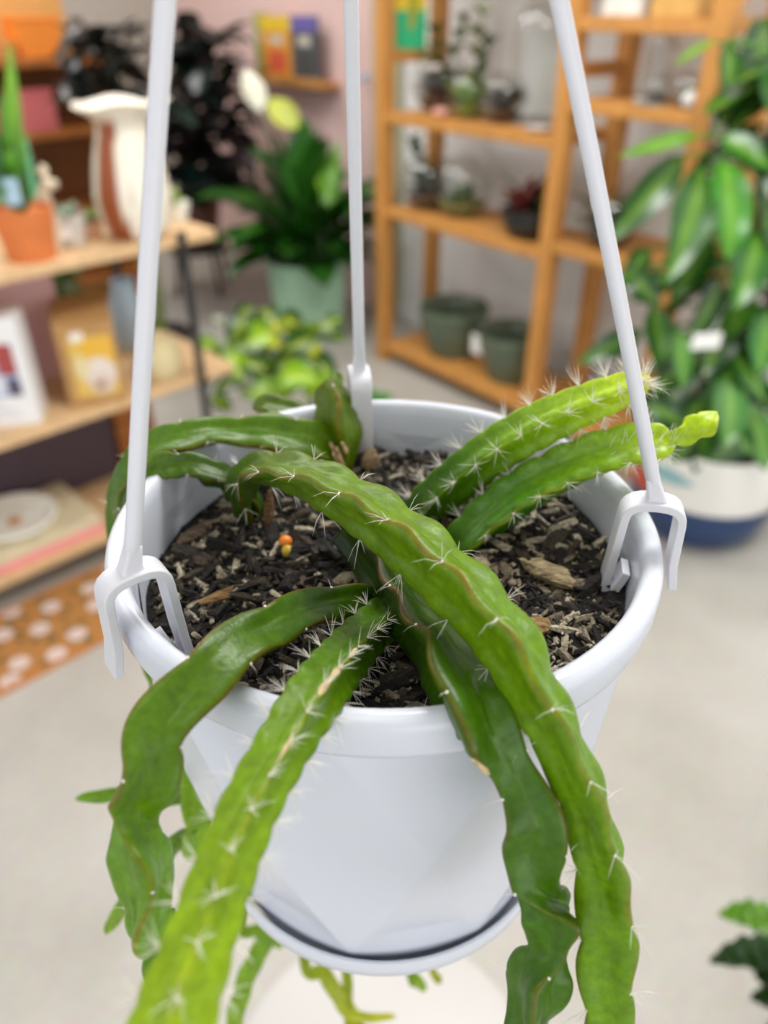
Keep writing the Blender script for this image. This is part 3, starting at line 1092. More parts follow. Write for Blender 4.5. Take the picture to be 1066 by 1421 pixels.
PW = 0.03
for s in (SL, SMID, SR):
    for d in (D0 + PW, D1 - PW):
        rbox('post', s - PW, s + PW, d - PW, d + PW, 0, 2.05)
    for z in (1.33, 1.9):
        rbox('side_rail', s - 0.02, s + 0.02, D0 + 2 * PW, D1 - 2 * PW, z - 0.045, z)
e = 0.001
for z in (0.10, 0.73, 1.11, 1.75):
    rbox('shelf_board', SMID + PW + e, SL - PW - e, D0 + 0.005, D1 - 0.005, z - 0.04, z)
for z in (0.10, 0.77, 1.23, 1.458, 1.95):
    rbox('shelf_board', SR + PW + e, SMID - PW - e, D0 + 0.005, D1 - 0.005, z - 0.04, z)


def sphere_prof(r, z0=0.0, a0=0.12, a1=0.86, n=14):
    """truncated globe from polar fraction a0 (bottom) to a1 (open top)"""
    out = []
    for i in range(n + 1):
        t = math.pi * (a0 + (a1 - a0) * i / n)
        out.append((r * math.sin(t), z0 + r * (math.cos(math.pi * a0) - math.cos(t))))
    return out


def rosette(mb, c, n, L, w, col, rnd, rise=0.7, spread=1.0, mid=None):
    for k in range(n):
        a = rnd.uniform(0, 6.28)
        d = Vector((math.cos(a), math.sin(a), 0)) * L * rnd.uniform(0.3, 1.0) * spread + Vector((0, 0, L * rise * rnd.uniform(0.4, 1.2)))
        q = rnd.uniform(0.7, 1.3)
        mb.leaf(c, Vector(c) + d, w * rnd.uniform(0.7, 1.2), arch=0.2, n=5, c0=tuple(x * q for x in col), cm=mid)


def fit(p, s_lo, s_hi, r, d_lo=D0, d_hi=D1):
    """keep a footprint of radius r on the board"""
    s, d = p.dot(EV), p.dot(EN)
    s = min(max(s, s_lo + PW + r + 0.004), s_hi - PW - r - 0.004)
    d = min(max(d, d_lo + r + 0.004), d_hi - r - 0.004)
    return room(s, d, p.z)


def terrarium(px, py, z, rpx, label, plants, bay, sprig=None, name='glass_terrarium', base=None, seed=0, pebble=None):
    rnd = random.Random(seed + px)
    p = onz(px, py, z)
    r = rpx * 1.12 * mpp(p)
    p = fit(p, bay[0], bay[1], r)
    t = thing(name, p, label, 'terrarium', 'terrariums on the wooden shelving')
    g = MB()
    g.lathe(p, sphere_prof(r, 0.0005), 28, cap0=True)
    obj('glass', g, M_GLASS, t)
    so = MB()
    pr = [q for q in sphere_prof(r * 0.95, 0.002) if q[1] < r * 0.55]
    so.lathe(p, pr + [(0.001, pr[-1][1] + 0.01)], 20, cap0=True)
    obj('soil', so, cm('pebble_' + pebble, pebble, rough=0.9, var=0.3, scale=90) if pebble else M_DSOIL, t)
    top = p + Vector((0, 0, pr[-1][1]))
    for (col, n, kx, L) in plants:
        mb = MB()
        rosette(mb, top + Vector((kx * r * 0.4, rnd.uniform(-.2, .2) * r, -r * .15)), int(n * 1.8), r * L, r * 0.6, lin(col), rnd, rise=.9)
        obj('plant', mb, M_DLEAF, t)
    if sprig:
        for (dx, dy, col) in sprig:
            mb = MB()
            s = mpp(p)
            tipp = top + Vector((dx * s, 0, dy * s))
            mb.tube([top, top.lerp(tipp, 0.5) + Vector((0.01, 0, 0)), tipp], [0.003, 0.002, 0.002], seg=5)
            mb.c = [lin('6a5030')] * len(mb.v)
            for hh_ in (.35, .6, .8, 1):
                rosette(mb, top.lerp(tipp, hh_) - Vector((0, 0, 0.02)), 6, 0.065, 0.04, lin(col), rnd)
            obj('sprig', mb, M_DLEAF, t)
    return t


LB, RB_ = (SMID, SL), (SR, SMID)
terrarium(594, 152, 1.11, 34, 'round glass terrarium with dark purple plants on the upper left shelf', [('5a2c38', 18, -.3, 1.0), ('2c3a24', 14, .5, 1.1)], LB, [(-8, 78, '3c5030'), (28, 92, '45603a')], pebble='4a2f30')
terrarium(650, 164, 1.11, 28, 'round glass terrarium filled with bright green succulents on the upper left shelf', [('86b03a', 26, 0, 1.2), ('b0cc50', 16, 0, .9)], LB, [(12, 110, '5a6a3c'), (22, 75, '2f4a36')], pebble='7a8a3a')
terrarium(697, 170, 1.11, 29, 'round glass terrarium with dark burgundy foliage on the upper left shelf', [('3a1f26', 20, 0, 1.2), ('2a3026', 12, .3, 1.0)], LB, pebble='3a2326')
terrarium(562, 280, 0.73, 32, 'glass terrarium of dark plants nearest the left post on the middle shelf', [('2c3828', 18, 0, 1.1), ('4a2a30', 8, .4, .9)], LB, [(-20, 70, '1f4a2e')], pebble='3c2f28')
terrarium(640, 298, 0.73, 36, 'clear glass globe with low moss in the middle of the middle shelf', [('7a9a5a', 14, 0, .6), ('4a6a3a', 12, 0, .7)], LB, pebble='6a7a4a')
terrarium(912, 156, 1.23, 22, 'small glass globe with a green sprig on the right upper shelf', [('5a7a3a', 10, 0, .9)], RB_, pebble='55504a')
terrarium(862, 152, 1.23, 18, 'small clear glass globe beside the white dish on the right upper shelf', [('4a3c34', 6, 0, .6)], RB_, pebble='3a3634')
terrarium(818, 348, 0.77, 36, 'glass terrarium with dusty pink foliage on the right middle shelf', [('8a5a58', 14, 0, 1.1), ('2f3a2c', 14, -.3, 1.4)], RB_, pebble='3a2a28')

# dark bowl with red and green plants
p = fit(onz(725, 330, 0.73), SMID, SL, 0.13)
t = thing('planted_bowl', p, 'black bowl planted with burgundy and pale green succulents on the middle shelf', 'planter')
mb = MB()
mb.lathe(p, [(0.07, 0), (0.10, 0.02), (0.125, 0.07), (0.128, 0.10), (0.12, 0.10), (0.11, 0.08), (0.0, 0.08)], 32, cap0=True)
obj('bowl', mb, cm('black_glaze', '26282a', rough=0.3), t)
rnd = random.Random(3)
for col, dx, n, L in (('7a1f2c', -0.055, 26, 0.15), ('8aa85a', 0.045, 30, 0.10), ('35302f', 0.0, 16, 0.2)):
    mb = MB()
    rosette(mb, p + Vector((dx, 0, 0.075)), n, L, 0.045, lin(col), rnd)
    obj('plant', mb, M_DLEAF, t)

# tall glass dome and cylinder
for (px, py, z, rpx, h, lab, bay) in ((722, 172, 1.11, 40, 0.40, 'tall clear glass cloche dome on the upper left shelf', LB), (888, 148, 1.23, 20, 0.2, 'tall clear glass cylinder on the right upper shelf', RB_)):
    p = onz(px, py, z)
    r = rpx * mpp(p)
    p = fit(p, bay[0], bay[1], r)
    if lab.startswith('tall clear glass cloche'):
        p = room(p.dot(EV), D1 - r - 0.006, p.z)
    t = thing('glass_cloche', p, lab, 'glassware')
    mb = MB()
    mb.lathe(p, [(r, 0.012), (r, h * 0.7), (r * 0.9, h * 0.85), (r * 0.6, h * 0.95), (0.01, h)], 32)
    obj('glass', mb, M_GLASS, t)
    mb = MB()
    mb.lathe(p, [(0, 0), (r * 1.04, 0), (r * 1.04, 0.010), (0, 0.0115)], 32)
    obj('base', mb, cm('grey_stone', '8a8580', rough=0.6), t)
# small ornaments, dishes and one painted glass highlight
for (px, py, z, rpx, hk_, col, lab, bay, cat) in (
        (612, 162, 1.11, 13, .8, 'd9a294', 'small pink glass ball at the shelf edge beside the purple terrarium', LB, 'ornament'),
        (740, 184, 1.11, 20, .35, 'd5cfc8', 'low white dish with pinkish stones on the upper left shelf', LB, 'dish'),
        (835, 152, 1.23, 17, .5, 'd8d6d2', 'small white dish on the right upper shelf by the middle post', RB_, 'dish'),
        (944, 160, 1.23, 14, 1.6, 'dcdad6', 'small white ball at the right end of the right upper shelf', RB_, 'ornament'),
        (590, 282, 0.73, 19, 1.7, 'dedad6', 'white ball added as a glass globe highlight behind the dark terrarium on the middle shelf', LB, 'ornament')):  # highlight of a glass globe put in as a white ball
    p = onz(px, py, z)
    r = rpx * mpp(p)
    p = fit(p, bay[0], bay[1], r)
    mb = MB()
    if hk_ < 0.7:
        mb.lathe(p, [(r * .6, 0), (r, r * hk_ * .8), (r, r * hk_), (r * .9, r * hk_), (r * .55, r * .12), (0, r * .12)], 24, cap0=True)
    else:
        mb.lathe(p, [(0.0005 + r * math.sin(x), r * (1 - math.cos(x)) * hk_ / 1.7) for x in [math.pi * i / 12 for i in range(13)]], 24)
    tag(obj('shelf_ornament' if cat == 'ornament' else 'shelf_dish', mb, cm('glaze_' + col, col, rough=0.15), sharp=50), lab, cat)

# boxes on the right top shelf
for (px0, px1, hgt, col, lab) in ((832, 884, 0.13, 'e4e0d8', 'white box on the top shelf at the right'), (898, 962, 0.14, 'cfa45c', 'honey wooden crate on the top shelf at the right')):
    a, b = onplane(px0, 25, EN, D0 + 0.03), onplane(px1, 25, EN, D0 + 0.03)
    s0, s1 = a.dot(EV), b.dot(EV)
    s0, s1 = min(s0, SMID - PW - .01), max(s1, SR + PW + .01)
    mb = MB()
    t = thing('storage_box', room((s0 + s1) / 2, D0 + 0.17, 1.458), lab, 'box')
    mb.box(room((s0 + s1) / 2, D0 + 0.17, 1.458), abs(s0 - s1), 0.26, hgt, YAW_R)
    obj('box_body', mb, cm('box_' + col, col, rough=0.7, var=.1), t, smooth=False, bevel=0.004)
    mb = MB()
    mb.box(room((s0 + s1) / 2, D0 + 0.17, 1.458 + hgt), abs(s0 - s1) + .008, 0.268, 0.02, YAW_R)
    obj('lid', mb, cm('box_' + col, col), t, smooth=False, bevel=0.004)

# two dark green glazed pots on the bottom shelf
gp = []
for (px, py, lab) in ((615, 492, 'dark green glazed pot with side lugs, left one on the bottom shelf'), (697, 526, 'dark green glazed pot with side lugs, right one behind the middle post')):
    p = onz(px, py, 0.10)
    r = 47 * mpp(p)
    p = fit(p, SMID, SL, r + 0.02)
    t = thing('glazed_pot', p, lab, 'pot', 'dark green glazed pots')
    mb = MB()
    hh = r * 1.42
    mb.lathe(p, [(r * .66, 0), (r * .74, hh * .15), (r * .93, hh * .6), (r * 1.0, hh * .86), (r * 1.02, hh * .96), (r, hh), (r * .92, hh * .97), (r * .9, hh * .7), (r * .6, hh * .1), (0, hh * .1)], 40, cap0=True)
    obj('pot_body', mb, cm('green_glaze', '5a6653', rough=0.22, var=.25, scale=25), t, sharp=60)
    for sg in (-1, 1):
        mb = MB()
        c = p + EV * (sg * r * 0.95) + Vector((0, 0, hh * .8))
        ringp = [c + EV * (sg * .042 * math.sin(x)) + Vector((0, 0, .03 * math.cos(x))) for x in [math.pi * i / 8 for i in range(9)]]
        mb.tube(ringp, 0.009, seg=8)
        obj('lug', mb, MATS['green_glaze'], t)
    gp.append((t, p, r, hh))
t, p, r, hh = gp[1]
mb = MB()
c = p + EV * (r * .8) - EN * (r * .66) + Vector((0, 0, hh * .45))
mb.box(c, 0.06, 0.004, 0.085, YAW_R)
obj('price_tag', mb, cm('white_tag', 'f0efec', rough=.6), t, smooth=False, bevel=.001)

# green and yellow card on the left side rail
a = onplane(559, 70, EN, D0 + 0.02)
p = room(SL - 0.02, 2.44, 1.331)
t = thing('display_card', p, 'green and yellow plant card standing on the side rail of the shelving', 'card')
mb = MB()
cardyaw = math.radians(10)
w = 0.13
mb.cur = lin('1fae74')
mb.box(p, w, 0.006, 0.135, cardyaw)
obj('card_front', mb, M_PRINT, t, smooth=False)
mb = MB()
mb.cur = lin('e0c21f')
mb.box(p + Vector((0, 0, 0.135)), w, 0.006, 0.10, cardyaw)
obj('card_top', mb, M_PRINT, t, smooth=False)
mb = MB()
fx = Vector((math.sin(cardyaw), -math.cos(cardyaw), 0)) * 0.0045
mb.leaf(p + fx + Vector((0.0, 0, 0.06)), p + fx + Vector((0.0, 0, 0.22)), 0.05, up=(0, -1, 0), arch=0, fold=0, c0=lin('8a9a20'), cm=lin('a08a20'))
obj('card_leaf', mb, M_PRINT, t)
# small blue sticker hook on the sage pillar
p = onplane(511, 107, EN, D_MAX - 0.035)
mb = MB()
ellipsoid(mb, p - EN * 0.022, 0.022, 12, 8)
tag(obj('wall_knob', mb, cm('blue_glaze', 'a9bede', rough=.3), sharp=0), 'small pale blue knob on the sage pillar', 'knob')


# ------------------------------------------------------------------ plants and pots
def pot_thing(t, p, r0, r1, h, m, ribs=0, name='planter', seg=48):
    mb = MB()
    fn = (lambda a, z: 1 + 0.02 * math.cos(a * ribs)) if ribs else None
    mb.lathe(p, [(r0, 0), (r0 + (r1 - r0) * .5, h * .5), (r1, h * .94), (r1 * 1.01, h), (r1 * .94, h), (r1 * .9, h * .9), (0.001, h * .88)], seg if not ribs else ribs * 4, cap0=True, fn=fn)
    return obj(name, mb, m, t, sharp=50)


# peace lily in a ribbed sage planter
p = Vector((-0.40, 4.02, 0))
lily = thing('peace_lily', p, 'big dark green peace lily in front of the pink wall, growing from the sage planter', 'plant')
lp = thing('ribbed_planter', p, 'sage green ribbed planter on the floor holding the peace lily', 'planter')
pot_thing(lp, p, 0.17, 0.205, 0.40, cm('sage_ceramic', 'a2c6aa', rough=.5), 40)
rnd = random.Random(21)
c = p + Vector((0, 0, 0.352))
LD = lin('24551c')
lily.location = c
for k in range(84):
    a = rnd.uniform(0, 6.28)
    rr = rnd.uniform(0.08, 0.58)
    z = rnd.uniform(0.06, 0.76) * (1 - 0.3 * rr / 0.46)
    base = c + Vector((rr * .35 * math.cos(a), rr * .35 * math.sin(a), z * .45))
    tip = c + Vector((rr * math.cos(a), rr * math.sin(a) * .8, z - 0.12 * rr / 0.46))
    mb = MB()
    q = rnd.uniform(.6, 1.7)
    col = tuple(x * q for x in LD)
    mb.tube([c + Vector((rnd.uniform(-.03, .03), rnd.uniform(-.03, .03), 0)), base], [.005, .004], seg=4)
    mb.c = [lin('2c5a24')] * len(mb.v)
    mb.leaf(base, tip, rnd.uniform(.15, .23), arch=0.25, c0=col, cm=tuple(x * 1.4 for x in col), rnd=rnd)
    obj('leaf', mb, M_DLEAF, lily)
for (a, b, w, col) in (((452, 300), (468, 195), 0.09, '4f8a1e'), ((440, 215), (458, 290), 0.07, '6a9a22')):
    mb = MB()
    mb.leaf(at(*a, 3.7), at(*b, 3.7), w, up=(0, -1, .3), arch=.1, c0=lin(col))
    obj('leaf', mb, M_DLEAF, lily)
for (a, b, w, col, nm) in (((362, 155), (340, 97), 0.11, 'e6e6d2', 'white spathe flower'), ((414, 178), (370, 138), 0.12, 'c3cc5a', 'yellow-green spathe flower')):
    mb = MB()
    A, B = at(*a, 3.65), at(*b, 3.65)
    mb.tube([c, c.lerp(A, .6) + Vector((0, -.03, .05)), A], .005, seg=5)
    mb.c = [lin('2c5a24')] * len(mb.v)
    mb.leaf(A, B, w, up=(0.3, -1, .2), arch=.15, c0=lin(col), cm=lin(col))
    tag(obj('spathe', mb, M_LEAF, lily), nm)


def dark_plant(loc, px_rect, depth, n, lab, col, size, pot_mat, pot_r, pot_h, seed, stand=False):
    rnd = random.Random(seed)
    p = Vector(loc)
    zf = 0.0
    if stand:
        zf = 0.28
        s = thing('plant_stand', (p.x, p.y, 0), 'dark four-legged plant stand under the burgundy plant', 'stand')
        mb = MB()
        mb.lathe((p.x, p.y, zf - .03), [(0, 0), (pot_r * 1.1, 0), (pot_r * 1.1, .03), (0, .03)], 28)
        obj('top', mb, M_BLACK, s, sharp=50)
        for k in range(4):
            a = math.pi / 4 + k * math.pi / 2
            mb = MB()
            mb.tube([p + Vector((pot_r * .9 * math.cos(a), pot_r * .9 * math.sin(a), zf - .028)), p + Vector((pot_r * 1.15 * math.cos(a), pot_r * 1.15 * math.sin(a), 0))], .014, seg=8)
            obj('leg', mb, M_BLACK, s)
    t = thing('foliage_plant', (p.x, p.y, zf), lab, 'plant')
    pot_thing(t, Vector((p.x, p.y, zf)), pot_r * .75, pot_r, pot_h, pot_mat)
    top = Vector((p.x, p.y, zf + pot_h * .85))
    x0, y0, x1, y1 = px_rect
    mbS = MB()
    ends = []
    for k in range(5):
        e_ = at(rnd.uniform(x0 + 20, x1 - 20), rnd.uniform(y0 + 10, y0 + (y1 - y0) * .4), depth * rnd.uniform(.97, 1.03))
        mbS.tube([top + Vector((rnd.uniform(-.04, .04), 0, -.01)), top.lerp(e_, .5) + Vector((rnd.uniform(-.05, .05), 0, 0)), e_], [.012, .009, .005], seg=6)
    obj('stems', mbS, M_STALK, t)
    for k in range(n):
        q = at(rnd.uniform(x0, x1), rnd.uniform(y0, y1), depth * rnd.uniform(.94, 1.06))
        a = rnd.uniform(0, 6.28)
        L = size * rnd.uniform(.7, 1.2)
        d = Vector((math.cos(a), math.sin(a) * .6, rnd.uniform(-.9, .5))).normalized() * L
        g = rnd.uniform(.5, 1.6)
        mb = MB()
        cc = tuple(x * g for x in lin(rnd.choice(col)))
        mb.leaf(q - d * .5, q + d * .5, L * .5, arch=.15, c0=cc, cm=tuple(x * 1.3 for x in cc), rnd=rnd)
        obj('leaf', mb, M_DLEAF, t)
    return t


dark_plant((-1.12, 4.74, 0), (222, 45, 340, 285), 4.12, 130, 'tall near-black burgundy foliage plant on a dark stand left of the peace lily', ['1d2420', '2a1d20', '10201c', '1c1416', '24302a'], 0.27,
           cm('brown_pot_glaze', '6d4538', rough=.5), 0.16, 0.26, 31, True)
dark_plant((-1.02, 3.35, 0), (95, 48, 195, 150), 3.15, 60, 'dark grey-green foliage plant behind the striped vase', ['2a2c28', '1f2522', '302a26'], 0.19,
           cm('dark_pot_glaze', '3a3230', rough=.5), 0.14, 0.25, 33)

# variegated pothos in a white bowl on the floor
p = onz(395, 575, 0.0) + Vector((0, .1, 0))
pothos = thing('variegated_pothos', p, 'lime-variegated pothos in a low white bowl on the floor before the sage planter', 'plant')
pot_thing(pothos, p, 0.10, 0.15, 0.17, cm('white_bowl_glaze', 'eeeae2', rough=.35))
rnd = random.Random(44)
top = p + Vector((0, 0, .15))
spec = [(360, 455), (330, 480), (385, 470), (345, 500), (300, 505), (318, 535), (365, 520), (405, 500), (440, 492), (450, 505), (425, 470), (462, 470), (398, 455), (295, 480), (330, 460),
        (380, 500), (415, 520), (345, 545), (310, 560), (375, 545), (440, 530), (455, 520), (290, 525), (350, 475), (410, 480), (430, 510), (325, 510), (370, 490), (395, 535), (455, 455),
        (300, 455), (340, 440), (370, 445), (405, 445), (435, 452)]
for i, (px, py) in enumerate(spec):
    b = at(px + rnd.uniform(-6, 6), py + rnd.uniform(-6, 6), 2.78 * rnd.uniform(.96, 1.05))
    a = rnd.uniform(0, 6.28)
    L = rnd.uniform(.09, .15)
    d = Vector((math.cos(a), math.sin(a) * .5, rnd.uniform(-.7, .3))).normalized() * L
    mb = MB()
    lime = rnd.random()
    col = lin('1f4f1c') if lime < .6 else (lin('7aa828') if lime < .9 else lin('d3dc3a'))
    if (px, py) in ((440, 492), (450, 505)):
        col = lin('d9e02a')
    mb.tube([top, top.lerp(b, .6) + Vector((0, 0, .06)), b - d * .5], .003, seg=4)
    mb.c = [lin('4a7a2a')] * len(mb.v)
    mb.leaf(b - d * .5, b + d * .5, L * .75, up=(0, -.6, .8), arch=.15, sh=.65, c0=col, cm=mix(col, lin('c9d860'), .5), rnd=rnd)
    obj('leaf', mb, M_LEAF, pothos)
mb = MB()
ta = at(306, 457, 2.75)
mb.box(ta, .04, .003, .05, .2)
mb.tube([ta + Vector((0, 0, .005)), ta.lerp(top, .5), top], .0015, seg=4)
obj('plant_tag', mb, cm('white_tag', 'f0efec'), pothos, smooth=False)
# small white pot beside it
p = onz(428, 590, 0.0) + Vector((0.03, -.14, 0))
t = thing('small_white_pot', p, 'small round white pot on the floor in front of the pothos', 'pot')
pot_thing(t, p, .05, .065, .10, MATS['white_bowl_glaze'], seg=28)
mb = MB()
rosette(mb, p + Vector((0, 0, .088)), 9, .09, .035, lin('4f8a3a'), rnd)
obj('plant', mb, M_LEAF, t)
# low green seedling tray by the shelving
p = onz(520, 556, 0)
t = thing('seedling', p, 'tiny low green plant on the floor by the left foot of the shelving', 'plant')
mb = MB()
for k in range(9):
    b = p + Vector((-.03 + k * .012, rnd.uniform(-.02, .02), 0))
    mb.leaf(b, b + Vector((rnd.uniform(-.05, .05), rnd.uniform(-.03, .03), rnd.uniform(.03, .06))), .03, c0=lin('4c9a4a'))
obj('leaves', mb, M_LEAF, t)
mb = MB()
mb.lathe(p, [(.035, 0), (.045, .02), (.04, .02), (0, .015)], 20, cap0=True)
obj('saucer', mb, cm('green_plastic', '3f8a48', rough=.5), t)

# ------------------------------------------------------------------ the large plant at right
p = Vector((1.07, 2.20, 0))
tp = thing('painted_planter', p, 'large white planter with navy base and red wave on the floor at right', 'planter')
PR = [(0.165, 0.0), (0.195, 0.03), (0.222, 0.10), (0.234, 0.18), (0.232, 0.27), (0.222, 0.335), (0.216, 0.345), (0.206, 0.34), (0.21, 0.27), (0.0, 0.27)]
mb = MB()
mb.lathe(p, PR, 96, cap0=True)
obj('planter_body', mb, cm('white_ceramic', 'efece6', rough=.4), tp, sharp=50)


def rad_at(z):
    for (r0, z0), (r1, z1) in zip(PR[:6], PR[1:6]):
        if z0 <= z <= z1:
            return r0 + (r1 - r0) * (z - z0) / (z1 - z0)
    return PR[5][0]


def band(name, col, lo, hi, a0, a1, off_=0.002):
    mb = MB()
    na_, nz_ = 96, 24
    vs, fs = [], []
    for i in range(na_ + 1):
        a = a0 + (a1 - a0) * i / na_
        l, h = lo(a), max(lo(a) + .0005, hi(a))
        for k in range(nz_ + 1):
            z = l + (h - l) * k / nz_
            r = rad_at(z) + off_
            vs.append(p + Vector((r * math.cos(a), r * math.sin(a), z)))
    for i in range(na_):
        for k in range(nz_):
            A = i * (nz_ + 1) + k
            fs.append((A, A + nz_ + 1, A + nz_ + 2, A + 1))
    mb.add(vs, fs)
    obj(name, mb, cm('paint_' + col, col, rough=.4), tp)


R2 = math.radians
band('navy_band', '27406b', lambda a: 0.002, lambda a: 0.165, 0, 2 * math.pi)
# red wave that sweeps up from the navy towards the left, teal above it
band('red_wave', 'b5482c', lambda a: 0.165 + 0.0 * a, lambda a: 0.165 + max(0, 0.15 * min(1, (232 - math.degrees(a)) / 70)), R2(120), R2(232), .0026)
band('teal_wave', '8fb9bd', lambda a: 0.262 - 0.02 * math.sin((math.degrees(a) - 192) / 48 * math.pi), lambda a: 0.262 + 0.03 * math.sin((math.degrees(a) - 192) / 48 * math.pi), R2(192), R2(240), .0032)

big = thing('broadleaf_plant', p + Vector((0, 0, .27)), 'tall glossy broad-leaved plant on a moss pole in the painted planter at right', 'plant')
mb = MB()
mb.lathe(p + Vector((0, 0, .27)), [(0.205, 0.001), (0.1, .012), (0, .015)], 24)
obj('soil', mb, M_DSOIL, big)
pole = MB()
pt0 = p + Vector((-.06, -.02, .275))
pole.tube([pt0, pt0 + Vector((0, 0, .5)), pt0 + Vector((0.0, 0, 1.12))], .022, seg=14)
obj('moss_pole', pole, cm('moss', '8a8434', rough=.95, var=.4, scale=60, bump=1, bscale=200), big)
rnd = random.Random(77)
GL = ['1f5a1c', '2a6a20', '357a24', '17481a', '4a8c2c']
LV = [((1062, 25), (1028, 172), 82, '1f5a22'), ((1010, 55), (1005, 150), 34, '2f6a24'), ((968, 188), (858, 218), 20, '6fae2c'), ((998, 190), (1070, 235), 40, '357a24'),
      ((948, 215), (846, 335), 48, '2c6420'), ((975, 232), (925, 392), 62, '2f6a24'), ((1003, 222), (1010, 362), 62, '44962c'), ((992, 58), (936, 92), 15, '7aae2c'),
      ((1045, 190), (1066, 330), 50, '2a6a20'), ((1055, 320), (1020, 430), 58, '357a2c'), ((1000, 385), (955, 470), 48, '20521c'), ((905, 425), (925, 535), 44, '3f7a40'),
      ((940, 455), (946, 540), 34, '55964a'), ((890, 460), (800, 505), 36, '1f5a22'), ((870, 375), (915, 425), 40, '22541e'), ((1040, 560), (1062, 655), 44, '5a9a52'),
      ((1012, 530), (1006, 618), 52, '4a8a4a'), ((985, 545), (930, 610), 46, '1d4f1e'), ((1066, 430), (1050, 520), 52, '3f8a44'), ((950, 590), (895, 560), 40, '1d4f1e'),
      ((1010, 480), (1060, 560), 46, '2a6a20'), ((920, 540), (880, 600), 40, '1a4418'), ((1025, 600), (985, 640), 46, '205a20'), ((1060, 260), (1075, 380), 55, '2a6a20'),
      ((985, 330), (930, 420), 48, '1f5a1c'), ((1010, 430), (975, 520), 54, '1d4f1c'), ((930, 380), (880, 420), 38, '245c20'), ((960, 500), (905, 545), 44, '1c4a1c'),
      ((1020, 500), (985, 580), 48, '235c22'), ((1000, 590), (1045, 630), 44, '2d6a2c'), ((965, 610), (930, 640), 40, '194418'), ((900, 345), (862, 395), 34, '24581f')]
for (a, b, w, col) in LV:
    dep = 2.02 + rnd.uniform(-.12, .1) + max(0, (a[1] - 300) / 330) * .18
    A, B = at(*a, dep), at(*b, dep - rnd.uniform(.0, .1))
    mb = MB()
    q0 = Vector((pt0.x + rnd.uniform(-.02, .02), pt0.y, max(.3, min(1.38, A.z - .05))))
    mb.tube([q0, q0.lerp(A, .5) + Vector((0, 0, .02)), A], .004, seg=5)
    mb.c = [lin('4a7a2a')] * len(mb.v)
    cc = tuple(x * .62 for x in lin(col))
    mb.leaf(A, B, w * mpp(A), up=(rnd.uniform(-.3, .3), -1, rnd.uniform(.2, .9)), arch=.14, fold=.12, n=10, c0=cc, cm=mix(cc, lin('9ac86a'), .35), wave=.04, rnd=rnd)
    obj('leaf', mb, M_LEAF, big)
for k in range(80):
    z = rnd.uniform(.36, 1.42)
    a = rnd.uniform(0, 6.28)
    rr = rnd.uniform(.12, .30) * (0.72 if z > 1.0 else 1)
    A = Vector((pt0.x + .04 + rr * .4 * math.cos(a), pt0.y + .06 + rr * .4 * math.sin(a), z))
    L = rnd.uniform(.17, .27)
    B = A + Vector((math.cos(a) * L * .7, math.sin(a) * L * .7, -L * rnd.uniform(.2, .9)))
    if B.dot(EN) > 2.74 or A.dot(EN) > 2.74:
        continue
    mb = MB()
    mb.tube([Vector((pt0.x, pt0.y, z - .06 if z > .45 else z - .03)), A], .004, seg=5)
    mb.c = [lin('4a7a2a')] * len(mb.v)
    cc = tuple(x * .55 for x in lin(rnd.choice(GL)))
    mb.leaf(A, B, L * .48, arch=.15, fold=.12, c0=cc, cm=mix(cc, lin('9ac86a'), .3), wave=.04, rnd=rnd)
    obj('leaf', mb, M_LEAF, big)
mb = MB()
ta = at(978, 484, 1.92)
mb.box(ta, .075, .003, .04, .15)
mb.tube([ta + Vector((0, .003, .02)), Vector((pt0.x, pt0.y, ta.z + .03))], .0015, seg=4)
obj('plant_tag', mb, cm('white_tag', 'f0efec'), big, smooth=False)

# dark plant at the lower right corner
p = Vector((0.92, 0.82, 0))
t = thing('lobed_leaf_plant', p, 'dark green plant with wavy-edged leaves at the bottom right corner of the view', 'plant')
pot_thing(t, p, .10, .13, .22, cm('grey_pot_glaze', '8d8a86', rough=.5))
top = p + Vector((0, 0, .2))
rnd = random.Random(9)


def wavy_leaf(mb, A, B, w, col, up):
    n = 16
    mid = (A + B) / 2 + Vector((0, 0, .03))
    vs, fs, cs = [], [], []
    for i in range(n + 1):
        tt = i / n
        q = A * (1 - tt) ** 2 + mid * 2 * tt * (1 - tt) + B * tt * tt
        Tn = ((mid - A) * (1 - tt) + (B - mid) * tt).normalized()
        S_ = Tn.cross(Vector(up)).normalized()
        U = S_.cross(Tn)
        lobe = .72 + .28 * abs(math.sin(tt * math.pi * 4.5))
        ww = w / 2 * max(.03, math.sin(math.pi * (.05 + .95 * tt) ** .75)) ** .7 * lobe
        for s_ in (-1, -.5, 0, .5, 1):
            vs.append(q + S_ * ww * s_ + U * (abs(s_) * ww * .3 + .006 * math.sin(i * 2.2 + s_)))
            g = .8 + .5 * rnd.random()
            cs.append(tuple(c * g for c in col))
        if i:
            for j in range(4):
                a_, b_ = (i - 1) * 5 + j, i * 5 + j
                fs.append((a_, a_ + 1, b_ + 1, b_))
    mb.add(vs, fs, cs)


for (a, b, w, col, dep) in (((1085, 1290), (996, 1270), 40, '5c8a30', 1.0), ((1090, 1325), (984, 1335), 42, '23401f', 1.03), ((1095, 1395), (1045, 1350), 42, '22401e', 1.04), ((1100, 1405), (1040, 1385), 34, '2a4a24', 1.06),
                            ((1120, 1310), (1160, 1260), 40, '23401f', 1.02), ((1120, 1360), (1180, 1340), 40, '2c5424', 1.05), ((1090, 1430), (1060, 1470), 40, '2c5424', 1.02), ((1110, 1330), (1100, 1240), 40, '2c5424', .98)):
    A, B = at(*a, dep), at(*b, dep)
    mb = MB()
    mb.tube([top, top.lerp(A, .6) + Vector((0, 0, .05)), A], .004, seg=6)
    mb.c = [lin('3c5a28')] * len(mb.v)
    wavy_leaf(mb, A, B, w * dep / F * 1.15, lin(col), (0, -.3, 1))
    obj('leaf', mb, M_DLEAF, t)

